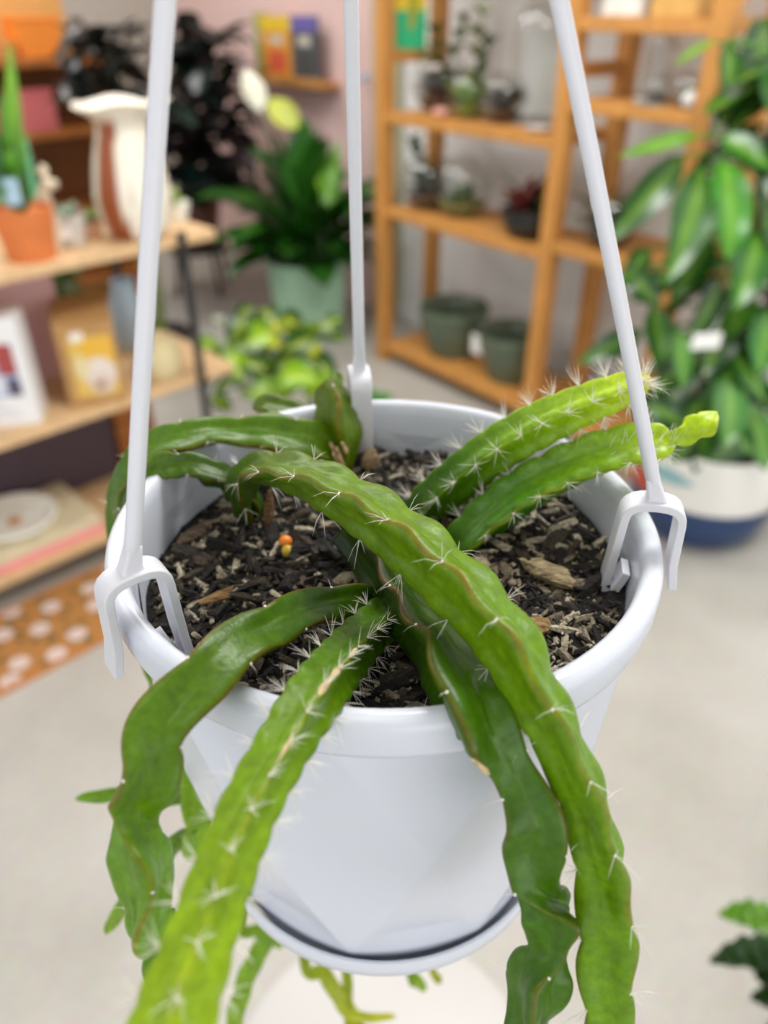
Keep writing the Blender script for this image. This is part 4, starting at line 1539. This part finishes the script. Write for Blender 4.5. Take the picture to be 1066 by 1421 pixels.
# ------------------------------------------------------------------ left display shelf
DL0, DL1 = 2.0, 2.42
ZA, ZBs, ZCs = 0.945, 0.525, 0.115
E_ = 1.33          # right-hand end (s along EU)
S0_ = -0.15


def lpt(s, d, z=0.0):
    q = EU * s + EL * d
    q.z = z
    return q


ls = thing('display_shelf', lpt(.9, 2.2), 'low shelf of pale wooden boards on black metal posts at the left', 'shelf')
for z in (ZA, ZBs, ZCs):
    mb = MB()
    e1 = {ZA: 1.275, ZBs: 1.285, ZCs: 1.20}[z]
    mb.box(lpt((e1 + S0_) / 2, (DL0 + DL1) / 2, z - .028), e1 - S0_, DL1 - DL0, .028, YAW_L)
    obj('shelf_board', mb, M_WOODL, ls, smooth=False, bevel=.003)
for s in (0.0, 1.155):
    for d in (DL0 - .012, DL1 + .012):
        mb = MB()
        mb.box(lpt(s, d, 0), .02, .02, .96, YAW_L)
        obj('post', mb, M_BLACK, ls, smooth=False, bevel=.001)
mb = MB()
mb.box(lpt(.95, 2.33, 0), .06, .06, .086, YAW_L)
obj('brace', mb, M_BROWN, ls, smooth=False, bevel=.002)


def onA(px, py, z, r=0.05):
    q = onz(px, py, z)
    s, d = q.dot(EU), q.dot(EL)
    d = min(max(d, DL0 + r + .004), DL1 - r - .004)
    return lpt(s, d, z)


# terracotta ribbed pot with a spiky plant
p = onA(47, 358, ZA, .075)
t = thing('terracotta_pot', p, 'ribbed orange terracotta pot holding an upright green plant on the top left shelf', 'pot')
pot_thing(t, p, .058, .074, .125, cm('terracotta', 'd5793f', rough=.75, var=.1, scale=20), 22)
rnd = random.Random(13)
mb = MB()
top = p + Vector((0, 0, .11))
for (dx, h, col) in ((.075, .37, '6ea62c'), (.055, .31, '2f6a3a'), (-.05, .2, '3f7a4a'), (.03, .16, '335f38'), (.03, .27, '44864a'), (-.06, .12, '4a8a52'), (.045, .1, '2f5f38'), (-.02, .18, '2a5a34')):
    mb.leaf(top, top + Vector((dx, rnd.uniform(-.03, .03), h)), .04, up=(.2, -1, 0), arch=.05, c0=lin(col))
for k in range(12):
    a = rnd.uniform(0, 6.28)
    b0 = top + Vector((0, 0, rnd.uniform(0, .14)))
    mb.leaf(b0, b0 + Vector((math.cos(a) * .07, math.sin(a) * .07, rnd.uniform(.02, .07))), .03, c0=lin('3f7a48'))
obj('plant', mb, M_LEAF, t)
mb = MB()
mb.box(top + Vector((.012, -.05, .03)), .035, .003, .06, .2)
obj('plant_tag', mb, cm('tag_blue', 'a9c6d8'), t, smooth=False)
# mint gift bag with slot handle
p = onA(78, 330, ZA, .06)
p = lpt(p.dot(EU) - .03, DL1 - .055, ZA)
t = thing('paper_bag', p, 'mint green paper bag with a slot handle behind the terracotta pot', 'bag')
mb = MB()
m_mint = cm('mint_paper', '6fc49a', rough=.6)
yw = R2(10)
W_, D_, H_ = .115, .05, .245
for (dx, dz, sx, sz) in ((0, 0, W_, H_ - .045), (-W_ * .36, H_ - .045, W_ * .28, .02), (W_ * .36, H_ - .045, W_ * .28, .02), (0, H_ - .025, W_, .025)):
    for sg in (-1, 1):
        mb.box(p + Vector((math.cos(yw) * dx - math.sin(yw) * sg * D_ / 2, math.sin(yw) * dx + math.cos(yw) * sg * D_ / 2, dz)), sx, .002, sz, yw)
for sg in (-1, 1):
    mb.box(p + Vector((math.cos(yw) * sg * W_ / 2, math.sin(yw) * sg * W_ / 2, 0)), .002, D_, H_, yw)
mb.box(p, W_, D_, .002, yw)
obj('bag_body', mb, m_mint, t, smooth=False)

# beige animal figurine
p = onA(78, 345, ZA, .05)
t = thing('animal_figurine', p, 'small beige standing animal figurine on the top left shelf', 'figurine')
m_b = cm('beige_ceramic', 'd6c6ad', rough=.5)
bm = bmesh.new()
me = bpy.data.meshes.new('figurine_body')
segs = [((0, 0, .0), .02), ((0, 0, .05), .026), ((-.005, 0, .1), .024), ((.0, 0, .14), .016), ((.018, 0, .165), .018), ((.04, 0, .16), .01)]
mb = MB()
mb.tube([p + Vector(a) for a, r in segs], [r for a, r in segs], seg=14)
obj('figurine_body', mb, m_b, t)
for sg in (-1, 1):
    mb = MB()
    mb.leaf(p + Vector((.012, sg * .01, .178)), p + Vector((.0, sg * .03, .205)), .02, c0=(1, 1, 1))
    obj('ear', mb, m_b, t)
bm.free()
# grey pot with tag, small succulent pot
for (px, py, r, h, col, leafc, lab) in ((103, 338, .042, .075, 'c9c3bc', '8a9a8a', 'small pale grey pot with a white tag beside the beige figurine'),
                                        (128, 330, .035, .045, 'b98a6a', '7fa070', 'tiny tan pot with a pale green succulent beside the striped vase'),
                                        (245, 306, .045, .05, 'e8e6dc', 'a9bd94', 'small white pot with pale green plant right of the striped vase')):
    p = onA(px, py, ZA, r)
    t = thing('small_pot', p, lab, 'pot', 'small pots on the top left shelf')
    pot_thing(t, p, r * .75, r, h, cm('glz_' + col, col, rough=.5), seg=24)
    mb = MB()
    rosette(mb, p + Vector((0, 0, h * .85)), 16, r * 1.3, r * .6, lin(leafc), rnd)
    obj('plant', mb, M_LEAF, t)
    if 'tag' in lab:
        mb = MB()
        mb.box(p + Vector((.0, -r - .004, h * .3)), .03, .002, .03, .1)
        obj('plant_tag', mb, cm('white_tag', 'f0efec'), t, smooth=False)
# striped vase with flared torn lip
p = onA(194, 326, ZA, .085)
t = thing('striped_vase', p, 'tall cream vase with brown stripe and flared wavy lip on the left shelf', 'vase')
mb = MB()
vr = mpp(p) * 50
vh = .335
prof_ = [(.6, 0), (.78, .02), (.92, .12), (1.0, .25), (1.02, .34), (.93, .5), (.84, .62), (.74, .72), (.66, .8), (.66, .86), (.82, .93), (1.12, .985), (1.16, 1.0), (1.05, .985), (.7, .9), (.55, .8), (.6, .6)]
segn = 48
vs, cs, fs = [], [], []
for (r_, z_) in prof_:
    for k in range(segn):
        a = 2 * math.pi * k / segn
        wv = 1 + (.10 * math.sin(a * 5) + .05 * math.sin(a * 3 + 1)) * max(0, (z_ - .84) / .16)
        zz = z_ + .02 * math.sin(a * 4) * max(0, (z_ - .84) / .16)
        vs.append(p + Vector((vr * r_ * wv * math.cos(a), vr * r_ * wv * math.sin(a), zz * vh)))
        da = (math.degrees(a) - 250 + 180) % 360 - 180
        edge_ = 20 + 6 * noise.noise(Vector((z_ * 4, 0, 3)))
        cs.append(lin('984f28') if abs(da) < edge_ and z_ < .93 else (lin('efe8d8') if rnd.random() > .06 else lin('d2c4ae')))
for i in range(len(prof_) - 1):
    for k in range(segn):
        k2 = (k + 1) % segn
        fs.append((i * segn + k, i * segn + k2, (i + 1) * segn + k2, (i + 1) * segn + k))
fs.append(tuple(reversed(range(segn))))
mb.add(vs, fs, cs)
obj('vase_body', mb, M_ATTR, t, sharp=60)

# --- middle shelf: white picture boxes, kraft boxes, pots
p = lpt(.77, DL0 + .105, ZBs)
q = onz(32, 590, ZBs)
p = lpt(q.dot(EU), DL0 + .105, ZBs)
yaw_b = R2(12)


def face_pt(p, yaw, x, z, D, tilt=0.0, lift=.0015):
    m = Matrix.Translation(p) @ Matrix.Rotation(yaw, 4, 'Z') @ Matrix.Rotation(tilt, 4, 'X')
    return m @ Vector((x, -D / 2 - lift, z))


def print_quad(mb, p, yaw, D, x0, z0, x1, z1, col, lift=.0015):
    mb.cur = lin(col)
    mb.add([face_pt(p, yaw, x0, z0, D, 0, lift), face_pt(p, yaw, x1, z0, D, 0, lift), face_pt(p, yaw, x1, z1, D, 0, lift), face_pt(p, yaw, x0, z1, D, 0, lift)], [(0, 1, 2, 3)])


m_wbox = cm('white_card', 'eeeef0', rough=.5)
pw = p - Vector((.02, 0, 0))
t = thing('picture_box', pw, 'white box with a coloured picture on its front at the left of the middle shelf', 'box')
mb = MB()
WB, DB, HB = .20, .11, .30
mb.box(pw, WB, DB, HB, yaw_b)
obj('box_body', mb, m_wbox, t, smooth=False, bevel=.004)
mb = MB()
print_quad(mb, pw, yaw_b, DB, -.085, .09, .075, .235, '9fbbe0')
print_quad(mb, pw, yaw_b, DB, -.085, .15, .02, .22, '4f9ad8', .002)
print_quad(mb, pw, yaw_b, DB, -.03, .10, .04, .15, 'd8dce8', .0024)
print_quad(mb, pw, yaw_b, DB, .03, .15, .075, .235, 'a84a48', .0026)
print_quad(mb, pw, yaw_b, DB, .04, .09, .075, .14, '5a5468', .0028)
obj('picture', mb, M_PRINT, t, smooth=False)
mb = MB()
for i in range(3):
    mb.cur = lin('c9cad2')
    mb.add([face_pt(pw, yaw_b, -.08, .03 + i * .018, DB), face_pt(pw, yaw_b, .06 - i * .02, .03 + i * .018, DB), face_pt(pw, yaw_b, .06 - i * .02, .034 + i * .018, DB), face_pt(pw, yaw_b, -.08, .034 + i * .018, DB)], [(0, 1, 2, 3)])
obj('printed_lines', mb, M_PRINT, t, smooth=False)

m_kraft = cm('kraft_card', 'b58a54', rough=.75, var=.08, scale=30)
q = onz(122, 548, ZBs)
yaw_k = R2(20)
K0 = lpt(q.dot(EU) + .005, DL0 + .045, ZBs)
WK, DK, HK = .155, .055, .245
for i in range(4):
    back = Vector((-math.sin(yaw_k), math.cos(yaw_k), 0)) * (DK + .004) * i
    pk = K0 + back
    lab = ['kraft box with yellow and white animal print, front of its row', 'plain kraft box second in the row behind the printed one', 'plain kraft box third in the row on the middle shelf', 'plain kraft box at the back of the row on the middle shelf'][i]
    t = thing('kraft_box', pk, lab, 'box', 'kraft boxes on the middle shelf')
    mb = MB()
    mb.box(pk, WK, DK, HK, yaw_k)
    obj('box_body', mb, m_kraft, t, smooth=False, bevel=.003)
    mb = MB()
    mb.box(pk + Vector((0, 0, HK - .001)), WK + .003, DK + .003, .004, yaw_k)
    obj('lid', mb, m_kraft, t, smooth=False)
    if i == 0:
        mb = MB()
        print_quad(mb, pk, yaw_k, DK, -.05, .03, .066, .205, 'dcb85c')
        print_quad(mb, pk, yaw_k, DK, -.02, .13, .066, .20, 'e3b23c', .0019)
        print_quad(mb, pk, yaw_k, DK, -.04, .195, -.005, .22, 'efe9e0', .0022)
        for (cx, cz, rx, rz, col, lf) in ((.02, .095, .044, .05, 'e2d6cc', .0024), (.02, .065, .034, .03, 'd6c2b4', .0027), (.015, .06, .012, .012, 'a06a40', .003), (-.025, .12, .02, .035, 'e0cfa0', .0029)):
            mb.cur = lin(col)
            ring = [face_pt(pk, yaw_k, cx + rx * math.cos(2 * math.pi * k / 16), cz + rz * math.sin(2 * math.pi * k / 16), DK, 0, lf) for k in range(16)]
            mb.add(ring, [tuple(range(16))])
        obj('printed_label', mb, M_PRINT, t, smooth=False)
# pale pink flat box on top rear of middle shelf
p = lpt(.72, DL1 - .07, ZBs)
t = thing('pink_box', p, 'pale pink box standing behind the white picture box', 'box')
mb = MB()
mb.box(p, .34, .1, .34, YAW_L)
obj('box_body', mb, cm('pink_card', 'd9aeb0', rough=.7), t, smooth=False, bevel=.003)
mb = MB()
mb.box(p + Vector((0, 0, .34)), .344, .104, .012, YAW_L)
obj('lid', mb, MATS['pink_card'], t, smooth=False, bevel=.002)
# cream jar and light blue jug, teal cup
p = onA(226, 522, ZBs, .07)
t = thing('cream_jar', p, 'cream ridged lidded jar on the right end of the middle shelf', 'jar')
mb = MB()
mb.lathe(p, [(.05, 0), (.064, .015), (.068, .06), (.062, .10), (.058, .115), (.03, .125), (.012, .13), (.012, .145), (0, .15)], 32, cap0=True, fn=lambda a, z: 1 + .015 * math.sin(z * 300))
obj('jar_body', mb, cm('cream_glaze', 'd9c99c', rough=.4), t)
mb = MB()
mb.box(p + Vector((-.02, -.07, .07)), .03, .002, .035, .1)
obj('price_tag', mb, cm('white_tag', 'f0efec'), t, smooth=False)
p = lpt(p.dot(EU) + .06, DL1 - .066, ZBs)
t = thing('blue_jug', p, 'pale blue rounded jug behind the cream jar on the middle shelf', 'jug')
mb = MB()
mb.lathe(p, [(.04, 0), (.058, .03), (.062, .09), (.055, .15), (.04, .19), (.034, .21), (.038, .225), (.033, .225), (.03, .2)], 32, cap0=True)
obj('jug_body', mb, cm('pale_blue_glaze', 'b4cfe2', rough=.35), t)
mb = MB()
mb.tube([p + EU * .052 + Vector((0, 0, .16)), p + EU * .09 + Vector((0, 0, .15)), p + EU * .09 + Vector((0, 0, .09)), p + EU * .06 + Vector((0, 0, .07))], .007, seg=8)
obj('handle', mb, MATS['pale_blue_glaze'], t)
# trailing green plant behind, between shelves
p = lpt(1.02, DL1 + .14, 0)
t = thing('leafy_floor_plant', p, 'dark green leafy plant standing behind the left display shelf', 'plant')
pot_thing(t, p, .09, .11, .2, cm('dark_pot_glaze', '3a3230'))
rnd = random.Random(55)
for k in range(34):
    a = rnd.uniform(0, 6.28)
    z = rnd.uniform(.3, .86)
    A = p + Vector((rnd.uniform(-.05, .05), rnd.uniform(-.02, .06), z))
    d = EU * rnd.uniform(-.22, .16) + EL * rnd.uniform(.0, .12) + Vector((0, 0, rnd.uniform(-.1, .08)))
    mb = MB()
    mb.tube([p + Vector((0, 0, .18)), A], .003, seg=4)
    mb.c = [lin('2c5a24')] * len(mb.v)
    g = rnd.uniform(.6, 1.6)
    mb.leaf(A, A + d, .07, arch=.2, c0=tuple(x * g for x in lin('2a5c22')), rnd=rnd)
    obj('leaf', mb, M_DLEAF, t)

# --- bottom shelf: flat boxes with a white dish
q = onz(70, 742, ZCs + .07)
p = lpt(q.dot(EU) + .0, DL0 + .16, ZCs)
t = thing('flat_box', p, 'flat cream box with a pink front edge on the bottom left shelf under the dish', 'box')
mb = MB()
mb.box(p, .33, .28, .03, YAW_L)
obj('box_base', mb, cm('coral_card', 'ef9a98', rough=.6), t, smooth=False, bevel=.002)
mb = MB()
mb.box(p + Vector((0, 0, .03)), .325, .275, .03, YAW_L)
obj('box_lid', mb, cm('cream_card', 'd8cbaa', rough=.6, var=.1, scale=20), t, smooth=False, bevel=.002)
pd = p + Vector((0, 0, .0602)) - EU * .045
t = thing('round_dish', pd, 'white round rimmed dish with an orange centre on the bottom left shelf', 'dish')
mb = MB()
mb.lathe(pd, [(.085, 0), (.118, .012), (.128, .026), (.124, .034), (.114, .034), (.1, .016), (.08, .009), (0, .008)], 48, cap0=True)
obj('dish_body', mb, cm('ivory_glaze', 'efede2', rough=.3), t, sharp=60)
mb = MB()
mb.lathe(pd, [(.022, .0082), (.02, .011), (.0, .0115)], 20)
obj('orange_centre', mb, cm('amber_glaze', 'bd7a2e', rough=.3), t)
# dark bin behind on bottom shelf
p = lpt(.6, DL1 - .06, ZCs)
t = thing('dark_crate', p, 'dark plum storage crate at the back of the bottom left shelf', 'crate')
mb = MB()
mb.box(p, .75, .1, .25, YAW_L)
obj('crate_body', mb, cm('plum_card', '4a3a42', rough=.8), t, smooth=False, bevel=.003)
mb = MB()
mb.box(p + Vector((0, 0, .25)), .756, .106, .02, YAW_L)
obj('lid', mb, MATS['plum_card'], t, smooth=False, bevel=.003)
p = lpt(1.06, DL1 - .06, ZCs)
t = thing('wooden_crate', p, 'brown wooden crate beside the plum crate on the bottom left shelf', 'crate')
mb = MB()
for k in range(4):
    mb = MB()
    mb.box(p + Vector((0, 0, k * .062)), .14, .1, .055, YAW_L)
    obj('slat', mb, M_BROWN, t, smooth=False, bevel=.002)
mb = MB()
mb.box(p, .12, .08, .235, YAW_L)
obj('crate_core', mb, M_BROWN, t, smooth=False)


# floral doormat on the floor in front of the low shelf
def mat_mat():
    m = bpy.data.materials.new('floral_mat')
    m.use_nodes = True
    nt = m.node_tree
    b = nt.nodes['Principled BSDF']
    b.inputs['Roughness'].default_value = .9
    tc = nt.nodes.new('ShaderNodeTexCoord')
    v = nt.nodes.new('ShaderNodeTexVoronoi')
    v.voronoi_dimensions = '2D'
    v.inputs['Scale'].default_value = 9.5
    v.inputs['Randomness'].default_value = .55
    v2 = nt.nodes.new('ShaderNodeTexVoronoi')
    v2.voronoi_dimensions = '2D'
    v2.inputs['Scale'].default_value = 19
    for x in (v, v2):
        nt.links.new(tc.outputs['Object'], x.inputs['Vector'])

    def step(sock, a, b_):
        r = nt.nodes.new('ShaderNodeMapRange')
        r.inputs['From Min'].default_value = a
        r.inputs['From Max'].default_value = b_
        r.inputs['To Min'].default_value = 1
        r.inputs['To Max'].default_value = 0
        nt.links.new(sock, r.inputs['Value'])
        return r.outputs[0]

    def mixc(fac, c1, c2):
        x = nt.nodes.new('ShaderNodeMix')
        x.data_type = 'RGBA'
        nt.links.new(fac, x.inputs[0])
        for c, i in ((c1, 6), (c2, 7)):
            if isinstance(c, tuple):
                x.inputs[i].default_value = (*c, 1)
            else:
                nt.links.new(c, x.inputs[i])
        return x.outputs[2]
    base = mixc(step(v2.outputs['Distance'], .20, .26), lin('b07a40'), lin('6a5a34'))
    fl = mixc(step(v.outputs['Distance'], .22, .27), base, lin('ddcfcb'))
    ce = mixc(step(v.outputs['Distance'], .08, .11), fl, lin('cfa9a0'))
    nt.links.new(ce, b.inputs['Base Color'])
    return m


p = lpt(.55, 1.845, 0)
t = thing('floral_doormat', p, 'brown doormat printed with white flowers on the floor below the left shelf', 'mat')
mb = MB()
mb.box(p, 1.0, .295, .012, YAW_L)
obj('mat_pile', mb, mat_mat(), t, smooth=False, bevel=.002)
mb = MB()
for (dx, dy, sx, sy) in ((0, -.1535, 1.03, .012), (0, .1535, 1.03, .012), (-.5085, 0, .012, .295), (.5085, 0, .012, .295)):
    c_ = p + Vector((math.cos(YAW_L) * dx - math.sin(YAW_L) * dy, math.sin(YAW_L) * dx + math.cos(YAW_L) * dy, 0))
    mb.box(c_, sx, sy, .013, YAW_L)
obj('mat_border', mb, cm('orange_binding', 'c07a3c', rough=.8), t, smooth=False)

# ------------------------------------------------------------------ brown wall cabinet far left
CD0, CD1 = 4.0, 4.35
cab = thing('brown_shelving', lpt(1.3, 4.17), 'brown wooden bookcase standing far left behind the low shelf', 'shelf')


def cbox(name, s0, s1, d0, d1, z0, z1, m, parent=cab):
    mb = MB()
    mb.box(lpt((s0 + s1) / 2, (d0 + d1) / 2, z0), s1 - s0, d1 - d0, z1 - z0, YAW_L)
    return obj(name, mb, m, parent, smooth=False, bevel=.003)


CS0, CS1 = 0.7, 2.05
CZ = (1.28, .98, .62, .28)
cbox('back_panel', CS0, CS1, CD1, CD1 + .02, 0, 1.75, M_GOLD)
for z in CZ:
    cbox('shelf_board', CS0 + .03, CS1 - .03, CD0, CD1, z - .035, z, M_BROWN)
for s in (CS0, CS1 - .03):
    cbox('side_panel', s, s + .03, CD0, CD1, 0, 1.28, M_BROWN)
cbox('lower_back', CS0 + .03, CS1 - .03, CD1 - .03, CD1 - .005, .28, 1.245, cm('walnut_panel', '7a4a22', rough=.6, var=.2, scale=4))


def cab_item(name, px0, px1, py0, py1, z, col, lab, cat='box', dep=.12, d=CD0 + .02):
    a, b = onplane(px0, (py0 + py1) / 2, EL, d), onplane(px1, (py0 + py1) / 2, EL, d)
    h = onplane((px0 + px1) / 2, py0, EL, d).z - onplane((px0 + px1) / 2, py1, EL, d).z
    s0, s1 = a.dot(EU), b.dot(EU)
    p = lpt((s0 + s1) / 2, d + dep / 2, z)
    t = thing(name, p, lab, cat)
    mb = MB()
    mb.box(p, s1 - s0, dep, h * .9, YAW_L)
    obj('box_body', mb, cm('it_' + col, col, rough=.6), t, smooth=False, bevel=.004)
    mb = MB()
    mb.box(p + Vector((0, 0, h * .9)), s1 - s0 + .008, dep + .008, h * .1, YAW_L)
    obj('lid', mb, cm('it_lid_' + col, col, rough=.5), t, smooth=False, bevel=.003)


cab_item('orange_box', 24, 84, 14, 72, 1.28, 'ee8a2e', 'bright orange box on top of the brown bookcase', dep=.16)
cab_item('tan_box', -20, 22, 58, 80, 1.28, 'c98a4a', 'low tan box at the left end on top of the brown bookcase')
cab_item('pink_tin', 16, 74, 104, 164, .98, 'c9686a', 'dusty pink box on the upper inner shelf of the brown bookcase')
cab_item('red_box', -30, 10, 125, 168, .98, 'b53a2c', 'red box left of the dusty pink one in the brown bookcase')
p = lpt(onplane(113, 70, EL, CD0 + .1).dot(EU), CD0 + .1, 1.28)
mb = MB()
mb.lathe(p, [(.035, 0), (.06, .04), (.062, .09), (.04, .125), (.025, .135), (.03, .15), (.02, .15)], 28, cap0=True)
tag(obj('round_vase', mb, cm('umber_glaze', '3a2418', rough=.4), sharp=60), 'dark brown round vase on top of the brown bookcase', 'vase')

# ------------------------------------------------------------------ picture ledge on the pink wall
a, b = onplane(345, 108, EN, D_MAX - .1), onplane(452, 112, EN, D_MAX - .1)
s0, s1 = a.dot(EV), b.dot(EV)
zl = (a.z + b.z) / 2
led = thing('picture_ledge', room((s0 + s1) / 2, D_MAX - .05, zl - .03), 'narrow wooden ledge with books on the pink wall', 'ledge')
rbox('ledge_board', min(s0, s1), max(s0, s1), D_MAX - .11, D_MAX - .0005, zl - .025, zl, M_WOODR, led)
rbox('ledge_lip', min(s0, s1), max(s0, s1), D_MAX - .122, D_MAX - .1105, zl - .025, zl + .018, M_WOODR, led)
for (px0, px1, ptop, c1, c2, c3, lab) in ((352, 372, 18, '8f9a48', 'a9ac62', '7d8a44', 'olive green book at the left of the wall ledge'), (366, 408, 22, 'e39a36', 'e8c22e', 'd65a3a', 'orange and yellow book in the middle of the wall ledge'),
                                          (406, 444, 22, '57585c', '6b62a8', '4a4a46', 'dark grey book with a purple top band on the wall ledge')):
    A, B = onplane(px0, 70, EN, D_MAX - .07), onplane(px1, 70, EN, D_MAX - .07)
    w = (A - B).length - .012
    h = onplane((px0 + px1) / 2, ptop, EN, D_MAX - .07).z - zl
    dd = .055 if px0 == 352 else .075
    p = room((A.dot(EV) + B.dot(EV)) / 2, D_MAX - dd, zl + .0005)
    t = thing('book', p, lab, 'book', 'books on the wall ledge')
    yw = YAW_R + math.pi
    mb = MB()
    mb.box(p, w, .014, h, yw)
    obj('cover', mb, cm('book_' + c1, c1, rough=.5), t, smooth=False)
    mb = MB()
    print_quad(mb, p, yw, .014, -w / 2, h * .76, w / 2, h, c2, .001)
    print_quad(mb, p, yw, .014, -w * .3, h * .1, w * .3, h * .45, c3, .001)
    print_quad(mb, p, yw, .014, -w * .2, h * .55, w * .25, h * .7, 'cfc6b4', .0014)
    obj('cover_print', mb, M_PRINT, t, smooth=False)
